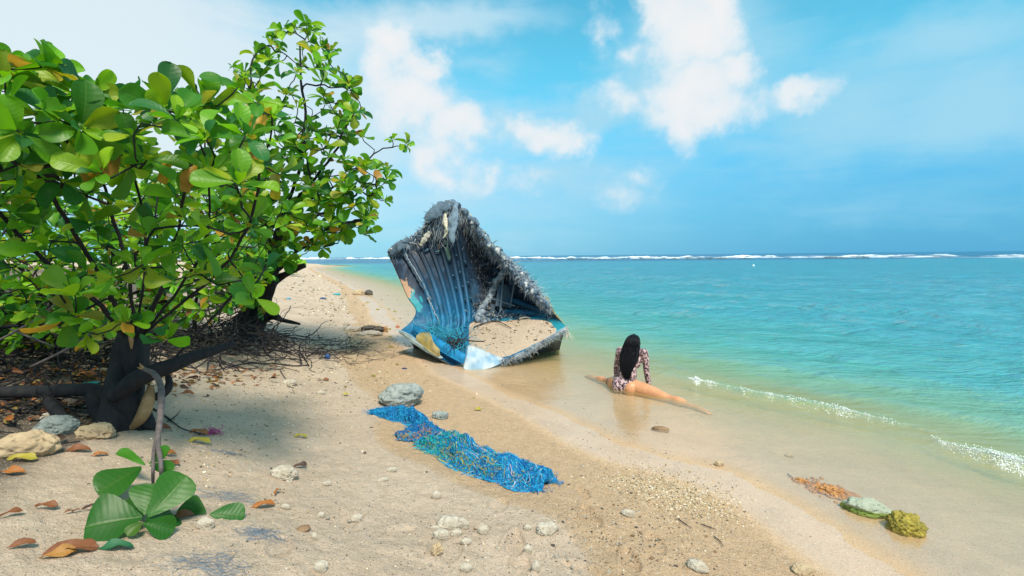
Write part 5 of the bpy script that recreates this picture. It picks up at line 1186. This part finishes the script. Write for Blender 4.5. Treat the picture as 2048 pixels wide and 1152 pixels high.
rock('coral_rock', 932, 1146, 26, 20, 'pale coral lump at the bottom edge below the angular tan stone', M_CORAL, 18, 'stone', pits=.2)
rock('coral_rock', 1398, 1142, 50, 26, 'grey white coral chunk with green stain at the bottom edge', M_CORAL, 19, 'coral', -.5, .6, pits=.2)
rock('coral_rock', 1256, 1034, 34, 18, 'white coral piece on the sand under the gravel bank', M_CORAL, 20, 'coral', -.4, .5, pits=.2)
rock('coral_rock', 1440, 932, 22, 12, 'pale coral lump in the wet sand above the gravel bank', M_TAN, 21, 'coral', pits=.15)
rock('driftwood_chip', 1322, 864, 40, 14, 'brown flat chip of coral lying in the shallow film below the woman', M_BROWN, 22, 'coral', -.3, .5, pits=.2)
rock('coral_rock', 1580, 914, 18, 8, 'small tan coral bit out in the thin water film', M_TAN, 23, 'coral', -.3)
# coral fragments lying together below the net
for i, (px, py, w_, h_, lab) in enumerate([(898, 1056, 62, 26, 'largest grey white lump of the coral cluster'), (925, 1058, 30, 30, 'rounded lump right of the largest in the coral cluster'), (882, 1078, 38, 22, 'front white lump of the coral cluster'), (912, 1074, 26, 18, 'small lump in the middle of the coral cluster'),
                                           (966, 1070, 26, 26, 'grey coral stone just right of the coral cluster'), (932, 1090, 24, 16, 'flat forked coral bit below the coral cluster'), (870, 1060, 20, 12, 'small coral bit at the left end of the coral cluster'), (1095, 1070, 52, 26, 'pitted coral slab half buried right of the deep footprint'),
                                           (1055, 1064, 18, 16, 'small white coral between the footprint and the pitted slab')]):
    rock('coral_rock', px, py, w_, h_, lab, M_CORAL, 30 + i, 'coral', g.uniform(-.5, .5), .7, .25, pits=.18, rough=.35)
for i, (px, py, w_, h_, lab) in enumerate([(565, 958, 62, 30, 'holed white coral lump with dead stalks beside it'), (782, 945, 26, 9, 'flat white coral flake above another flake'), (766, 962, 22, 9, 'flat white coral flake under another flake'), (653, 970, 24, 8, 'thin white coral flake on open sand'),
                                           (640, 1036, 16, 14, 'white coral pebble above the three sided one'), (711, 1040, 26, 18, 'angular white coral stone standing alone on open sand'), (569, 1020, 24, 12, 'white coral flake near the orange leaf'), (628, 1080, 14, 18, 'forked white coral piece low on the sand'),
                                           (605, 1064, 30, 14, 'brownish grey coral crust low on the sand'), (408, 1058, 36, 30, 'white coral lump below the two leaf sprig')]):
    rock('coral_rock', px, py, w_, h_, lab, M_CORAL if i != 8 else M_BROWN, 50 + i, 'coral', g.uniform(-.6, .6), .7, .25, pits=.2, rough=.38)
# rust coloured seaweed in the wash
def weed(px, py, w_, h_, n, lab, seed):
    g = np.random.default_rng(seed); p = on_ground(px, py); D = float(np.dot(p - CAM, Fv)); b = MB(); v0, f0 = ico(2)
    for i in range(n):
        a = g.normal(0, .45); c = g.normal(0, .45); q = on_ground(px + a * w_ * .5, py + a * w_ * .17 + c * h_ * .4); hgt = max(0, .028 * (1 - a * a - c * c)); v, f = rock_geo(np.array([1, 1, .8]) * g.uniform(.008, .018), i % 9, 2, .5); b.add(v + q + [0, 0, hgt * g.random() + .004], f)
    v, f = rock_geo((w_ / FPX * D * .42, w_ / FPX * D * .20, .022), seed, 4, .4); b.add(rotz(v, -.35) + p, f)
    tag(b.build('seaweed', M_ORANGE, loc=p), lab, 'seaweed')
weed(1664, 985, 110, 34, 260, 'clump of rust orange seaweed in the wash beside the green rock', 5); weed(1606, 966, 44, 8, 40, 'thin tail of orange seaweed in front of the larger clump', 6)
rock('driftwood', 742, 664, 60, 16, 'dark broken driftwood block with a tan end by the pale stones', M_DARK, 60, 'driftwood', .1, .5, .1, rough=.35, angular=.5)
rock('driftwood', 768, 664, 18, 13, 'tan splintered wood block at the end of the dark driftwood', M_WOOD, 61, 'driftwood', .1, .6, .1, rough=.3, angular=.5)
for i, (px, py, w_, h_, lab) in enumerate([(700, 662, 50, 14, 'pale rubble slab under the white stone'), (735, 672, 60, 9, 'flat pale slab under the dark driftwood'), (660, 700, 40, 10, 'pale flat stone among the drift line twigs'), (575, 770, 40, 14, 'white coral chunk at the end of the dead twigs'), (640, 790, 20, 8, 'pale coral chip on the open sand below the drift line')]):
    rock('rubble', px, py, w_, h_, lab, M_CORAL, 62 + i, 'rubble', g.uniform(-.3, .3), .6, .3, pits=.15)
# loose pebbles: each one an object, copied from a few shapes
def protos(prefix, n, m, **kw):
    out = []
    for i in range(n):
        v, f = rock_geo((1, g.uniform(.6, .95), g.uniform(.45, .75)), 70 + i * 3 + len(prefix), 2, **kw); b = MB(); b.add(v, f); me = b.build(prefix, m); out.append(me)
    return out
def scatter(name, n, m, regions, smin, smax, label, cat, group, seed, **kw):
    gg = np.random.default_rng(seed); pr = protos(name, 7, m, **kw); cnt = 0; k = 0
    wts = np.array([r[2] for r in regions], float); wts /= wts.sum()
    while cnt < n and k < n * 20:
        k += 1; R = regions[int(gg.choice(len(regions), p=wts))]; (cx, cy), (sx, sy) = R[0], R[1]; px, py = gg.normal(cx, sx), gg.normal(cy, sy)
        if not (0 < px < 2048 and 540 < py < 1148): continue
        p = on_ground(px, py); D = float(np.dot(p - CAM, Fv)); s_ = smin * (smax / smin) ** (gg.random() ** 1.7)
        s_ *= .5 * (1 + D / 4) if D > 4 else 1
        o = pr[cnt] if cnt < len(pr) else pr[int(gg.integers(len(pr)))].copy()
        if cnt >= len(pr): COL.objects.link(o)
        o.scale = (s_ * gg.uniform(.8, 1.4), s_, s_ * gg.uniform(.6, 1)); o.rotation_euler = (gg.normal(0, .3), gg.normal(0, .3), gg.uniform(0, 6.28)); o.location = p + np.array([0, 0, s_ * .12])
        tag(o, label, cat, group); cnt += 1
LS = [((720, 1020), (240, 80), 5), ((980, 1080), (130, 50), 4), ((1250, 1080), (110, 60), 4), ((420, 960), (140, 90), 1.5), ((620, 740), (110, 40), 1.5), ((660, 660), (70, 30), 1.5), ((1330, 900), (130, 60), 1), ((700, 850), (150, 40), 1.2)]
scatter('coral_pebble', 295, M_CORAL, LS, .005, .018, 'small bleached coral pebble lying loose on the sand', 'pebble', 'bleached coral pebbles on the sand', 81, rough=.42, f=2.2, angular=.3)
scatter('dark_pebble', 150, M_DARK, [((980, 1040), (230, 70), 3), ((1260, 1060), (120, 60), 4), ((1280, 880), (140, 50), 1.5), ((700, 820), (130, 60), 1.5), ((760, 640), (40, 30), 1.2), ((1000, 860), (120, 40), 1), ((1180, 1000), (90, 50), 2)], .004, .013, 'small dark pebble on the sand', 'pebble', 'dark pebbles on the sand', 82, rough=.3)
scatter('brown_pebble', 70, M_BROWN, [((1280, 1080), (120, 55), 4), ((900, 1040), (250, 70), 2), ((640, 720), (110, 40), 1)], .004, .014, 'small rust brown pebble on the sand', 'pebble', 'brown pebbles on the sand', 83, rough=.3)
scatter('green_stone', 26, M_YROCK, [((790, 650), (18, 22), 2), ((800, 745), (60, 30), 1), ((740, 610), (20, 14), 1)], .012, .030, 'small green weedy stone at the wet edge beside the wreck', 'stone', 'weedy stones beside the wreck', 84, rough=.35)
# coarse grit bank and scattered shell grit
def grit(name, n, region, lab, cols, smin, smax, seed):
    gg = np.random.default_rng(seed); b = MB(); v0, f0 = ico(1); c0 = on_ground(region[0][0][0], region[0][0][1])
    for i in range(n):
        R = region[int(gg.integers(len(region)))]; u = gg.normal(0, 1, 2); px, py = R[0][0] + u[0] * R[1][0], R[0][1] + u[1] * R[1][1] + u[0] * R[2]
        if not (-40 < px < 2080 and 545 < py < 1160): continue
        d = ray(px, py); z0 = c0[2]
        for _ in range(3): t_ = (z0 - H) / d[2]; q = CAM + d * t_; z0 = float(np.interp(0, [0], [0])) * 0 + hfast(q[0], q[1])
        s_ = smin * (smax / smin) ** (gg.random() ** 2) * max(1, t_ / 4.5); v = v0 * [s_ * gg.uniform(.8, 1.6), s_ * gg.uniform(.7, 1.2), s_ * gg.uniform(.5, .8)]; v = rotz(v * (1 + .25 * gg.uniform(-1, 1, (len(v0), 1))), gg.uniform(0, 6.28))
        b.add(v + np.array([q[0], q[1], z0 + s_ * .2]), f0, 0, col=np.tile(np.array(cols[int(gg.integers(len(cols)))]) * gg.uniform(.75, 1.25), (len(v0), 1)))
    tag(b.build(name, M_GRIT, smooth=False, loc=c0), lab, 'grit', kind='stuff')
M_GRIT = m_col('shell_grit', .9, .2, 60, .3, .3)
_gx = np.linspace(-9, 4, 521); _gy = np.linspace(1.5, 16, 581); _GX, _GY = np.meshgrid(_gx, _gy, indexing='ij'); _GZ = height(_GX, _GY)
def hfast(x, y):
    i = (x + 9) / .025; j = (y - 1.5) / .025
    if not (0 <= i < 519 and 0 <= j < 579): return float(height(np.array([x]), np.array([y]), False)[0])
    a, c = int(i), int(j); u, w_ = i - a, j - c; return float(_GZ[a, c] * (1 - u) * (1 - w_) + _GZ[a + 1, c] * u * (1 - w_) + _GZ[a, c + 1] * (1 - u) * w_ + _GZ[a + 1, c + 1] * u * w_)
GC = [(.62, .52, .36), (.52, .42, .27), (.68, .62, .50), (.40, .30, .17), (.16, .13, .09), (.50, .36, .20)]
grit('gravel', 3200, [((1340, 985), (60, 24), 14), ((1400, 1000), (50, 22), 12), ((1290, 975), (55, 20), 8)], 'bank of coarse tan shell gravel at the damp sand edge', GC, .0035, .0085, 91)
grit('shell_grit', 4200, [((1230, 1070), (120, 50), 20), ((1080, 1010), (200, 60), 30), ((1350, 1080), (90, 40), 10), ((780, 1040), (240, 60), 0), ((640, 1000), (260, 80), 0), ((980, 1090), (160, 45), 0), ((1250, 880), (130, 30), 30)], 'scattered shell grit over the foreground sand', GC + [(.10, .09, .08)] * 3, .002, .0055, 92)
grit('shell_grit', 2600, [((690, 640), (60, 45), 30), ((640, 590), (40, 30), 20), ((660, 700), (100, 25), 0), ((720, 750), (120, 30), 0), ((590, 830), (120, 45), 0), ((560, 760), (90, 25), 0), ((420, 880), (90, 60), 0)], 'coarse rubble and grit along the beach behind the wreck', GC + [(.20, .20, .10), (.12, .11, .09)], .004, .011, 93)
# fallen leaves, each one its own
def dead(px, py, L_, ang, col, lab, curl=.9, fold=.5, hgt=.02):
    p = on_ground(px, py); D = float(np.dot(p - CAM, Fv)); Lw = L_ / FPX * D; b = MB(); al = np.array([math.cos(ang), math.sin(ang), .12]); q = p + np.array([0, 0, hgt]) - unit(al) * Lw * .45
    leaf_geo(b, q, al + np.array([0, 0, .25]), np.array([g.normal(0, .35), -.35, 1.0]), Lw, Lw * .44, col, fold, curl, .08, g, .12)
    z = height(b.v[0][:, 0], b.v[0][:, 1]); b.v[0][:, 2] = np.maximum(b.v[0][:, 2], z + .003)
    tag(b.build('fallen_leaf', M_DEAD, loc=p), lab, 'leaf')
RB, OR, YL, DB = (.20, .07, .028), (.34, .12, .025), (.36, .30, .04), (.07, .035, .028)
for a in [(525, 1016, 44, .5, OR, 'bright orange fallen leaf lying flat on open sand'), (554, 988, 26, 1.6, OR, 'small orange fallen leaf standing above the flat orange one'), (396, 886, 42, .1, YL, 'yellow fallen leaf right of the hanging stem'), (600, 876, 26, .1, YL, 'small yellow leaf alone on the middle of the sand'),
          (40, 922, 48, .2, YL, 'yellow green leaf on the sand below the tan rock'), (150, 905, 46, .2, RB, 'rust brown curled leaf beside a pale flake of coral'), (18, 950, 46, 0, OR, 'orange brown leaf at the photo edge under the yellow one'), (40, 1098, 44, .4, RB, 'brown leaf curled into a ring near the photo corner'),
          (90, 1018, 40, .1, RB, 'thin brown leaf lying near the left broken leaf'), (20, 1034, 38, .9, RB, 'red brown leaf at the photo edge'), (138, 1030, 18, .7, RB, 'first of two little brown leaf scraps'), (152, 1028, 16, 1.2, RB, 'second of two little brown leaf scraps, nearer the green leaf'),
          (185, 1020, 34, .7, DB, 'dark dry leaf stalk near the big green leaf'), (135, 1108, 90, .35, RB, 'long rust brown leaf roll beside the lowest green leaf'), (112, 1118, 60, .3, (.36, .17, .04), 'crumpled brown and yellow leaf at the end of the leaf roll'), (198, 914, 28, .4, OR, 'tan orange leaf between trunk rocks and sprig'),
          (332, 912, 34, .3, OR, 'orange leaf touching the upper sprig'), (346, 930, 26, -.4, RB, 'dark red leaf behind the upper sprig'), (360, 1040, 44, .2, RB, 'brown leaf under the two leaf sprig'), (236, 1094, 30, .2, (.40, .25, .10), 'tan leaf on the torn green leaf at the bottom'),
          (372, 790, 28, -.2, RB, 'small rust leaf right of the trunk on bare sand'), (546, 735, 14, .4, RB, 'tiny rust leaf by the dead twigs'), (605, 1148, 0, 0, RB, ''), (600, 936, 26, .3, DB, 'dark stalks leaning on the holed coral lump'), (648, 762, 18, .1, RB, 'rust leaf scrap on the sand below the drift line'),
          (318, 860, 40, -.15, RB, 'red brown leaf beside the thin dark twig'), (395, 868, 36, .0, (.34, .12, .04), 'rust leaf at the end of the thin dark twig'), (955, 822, 18, .2, YL, 'yellow scrap on the damp sand right of the boulder'), (815, 812, 26, .1, YL, 'yellow leaf on top of the blue net by the boulder'),
          (225, 1102, 66, .3, (.02, .12, .05), 'torn dark green leaf half buried under the hanging branch'), (690, 792, 16, .2, YL, 'yellow scrap on the sand left of the boulder')]:
    if a[2]: dead(*a)
# leaf litter under the trees
def litter(n, region, lab, seed):
    gg = np.random.default_rng(seed); b = MB(); c0 = on_ground(*region[0][0])
    for i in range(n):
        R = region[int(gg.integers(len(region)))]; p = on_ground(gg.normal(R[0][0], R[1][0]), gg.normal(R[0][1], R[1][1])); a = gg.uniform(0, 6.28); l = gg.uniform(.06, .13)
        col = [RB, DB, OR, (.16, .08, .04), (.30, .20, .06)][int(gg.integers(5))]
        leaf_geo(b, p + [0, 0, gg.uniform(.005, .05)], np.array([math.cos(a), math.sin(a), gg.normal(0, .25)]), np.array([gg.normal(0, .5), gg.normal(0, .5), 1]), l, l * .5, np.array(col) * gg.uniform(.6, 1.2), .5, gg.uniform(-.5, 1.0), .08, gg)
    tag(b.build('leaf_litter', M_DEAD, loc=c0), lab, 'leaf litter', kind='stuff')
litter(430, [((130, 745), (110, 22)), ((60, 815), (90, 25)), ((30, 780), (80, 20)), ((400, 760), (90, 12)), ((200, 755), (40, 12))], 'brown leaf litter under the trees and around the roots', 95)
# twigs and small drift
def twig(pts, r, lab, m=None, name='twig', lift=.012, seed=0):
    P = np.array([on_ground(*p) + [0, 0, lift] for p in pts]); n = 8 * len(pts); Q = crv(P, n); b = MB(); v, f = tube(Q, np.linspace(r, r * .4, n) * (1 + .2 * fbm(np.arange(n) * .5, np.zeros(n) + seed, oct=2)), 6); b.add(v, f)
    tag(b.build(name, m or M_TWIG, loc=P[0]), lab, 'twig')
twig([(298, 815), (335, 838), (365, 860), (410, 872)], .008, 'thin dark twig on the sand running right from the trunk')
twig([(335, 845), (350, 836), (362, 822)], .005, 'short forked twiglet on the thin dark twig'); twig([(60, 905), (110, 893), (160, 886)], .011, 'dark stick lying in front of the tan rocks')
twig([(430, 742), (500, 728), (560, 735), (600, 745)], .009, 'dark bent twig on the sand at the edge of the dead twig heap'); twig([(560, 742), (575, 765), (590, 790)], .006, 'short dark twig below the dead twig heap')
twig([(610, 700), (640, 690), (680, 694)], .010, 'brown stick in the drift line behind the open sand', M_BROWN); twig([(640, 718), (655, 700), (652, 680)], .007, 'dark upright twig in the drift line'); twig([(560, 700), (610, 712), (650, 706)], .007, 'thin twig lying along the drift line')
twig([(1355, 1040), (1372, 1052), (1384, 1060)], .004, 'dark bent twig on the gravel at the lower right'); twig([(1428, 1076), (1440, 1086), (1446, 1096)], .004, 'dark curved twig scrap right of the grit'); twig([(1404, 1052), (1420, 1058), (1432, 1062)], .004, 'short black twig beside the gravel'); twig([(1575, 950), (1590, 962), (1600, 972)], .004, 'thin stick in the wet film beside the orange seaweed', M_STEM)
b = MB(); hp = on_ground(650, 705)
for i in range(140):
    q = on_ground(g.normal(670, 60), g.normal(705, 13)); P = clampz(wig(q + [0, 0, .02], [g.normal(0, 1), g.normal(0, .6), g.normal(0, .2)], int(g.integers(4, 9)), .06, g, .3)); r = g.uniform(.003, .008); v, f = tube(P, np.linspace(r, r * .4, len(P)), 4); b.add(v, f)
tag(b.build('drift_twigs', M_TWIG, loc=hp), 'drift line of thin dead twigs across the beach before the driftwood', 'twigs', kind='stuff')
def scrap(px, py, wpx, hpx, col, lab, seed, name='plastic_scrap', cat='litter'):
    p = on_ground(px, py); D = float(np.dot(p - CAM, Fv)); v, f = rock_geo((wpx / FPX * D / 2, wpx / FPX * D * .3, hpx / FPX * D * .5), seed, 3, .4, angular=.5); b = MB(); b.add(v + [0, 0, hpx / FPX * D * .25], f, 0, col=np.tile(col, (len(v), 1))); o = b.build(name, M_PLASTIC); o.location = p; tag(o, lab, cat)
scrap(577, 599, 10, 6, (.10, .34, .50), 'light blue plastic bottle scrap on the far beach', 1); scrap(570, 600, 7, 5, (.45, .30, .12), 'tan scrap touching the blue bottle scrap', 2); scrap(646, 598, 14, 5, (.03, .09, .22), 'dark blue scrap on the far beach', 3); scrap(674, 590, 18, 5, (.05, .35, .38), 'turquoise rag on the far beach near the boulders', 4)
scrap(655, 718, 12, 14, (.02, .08, .28), 'bright blue scrap in the drift line twigs', 5); scrap(809, 738, 12, 4, (.03, .05, .16), 'dark blue scrap on damp sand left of the wreck', 6); scrap(795, 655, 9, 6, (.45, .12, .06), 'red brown scrap by the lower lip of the wreck', 7); scrap(178, 770, 44, 10, (.02, .28, .24), 'green plastic sheet scrap behind the horizontal limb', 8)
b = MB(); c = on_ground(427, 868)
for i in range(26): P = wig(c + np.append(g.normal(0, .018, 2), .015), g.normal(0, 1, 3) * [1, 1, .3], 7, .014, g, .8); v, f = tube(P, .0035, 4); b.add(v, f, 0, col=np.tile((.50, .10, .26), (len(v), 1)))
tag(b.build('pink_string', M_PLASTIC, loc=c), 'little tangle of pink string at the end of the dark twig', 'string')
b = MB(); v, f = rock_geo((.55, .5, .45), 3, 3, .06); b.add(v, f); bo = b.build('buoy', M_FOAM); q = seapt(1507, 533); bo.location = q + np.array([0, 0, .15]); bo.scale = (.28, .28, .28); tag(bo, 'tiny white buoy floating far out on the lagoon', 'buoy')

# ------------------------------------------------------------------ tidy up
for o in bpy.data.objects:
    if '_o' in o: del o['_o']
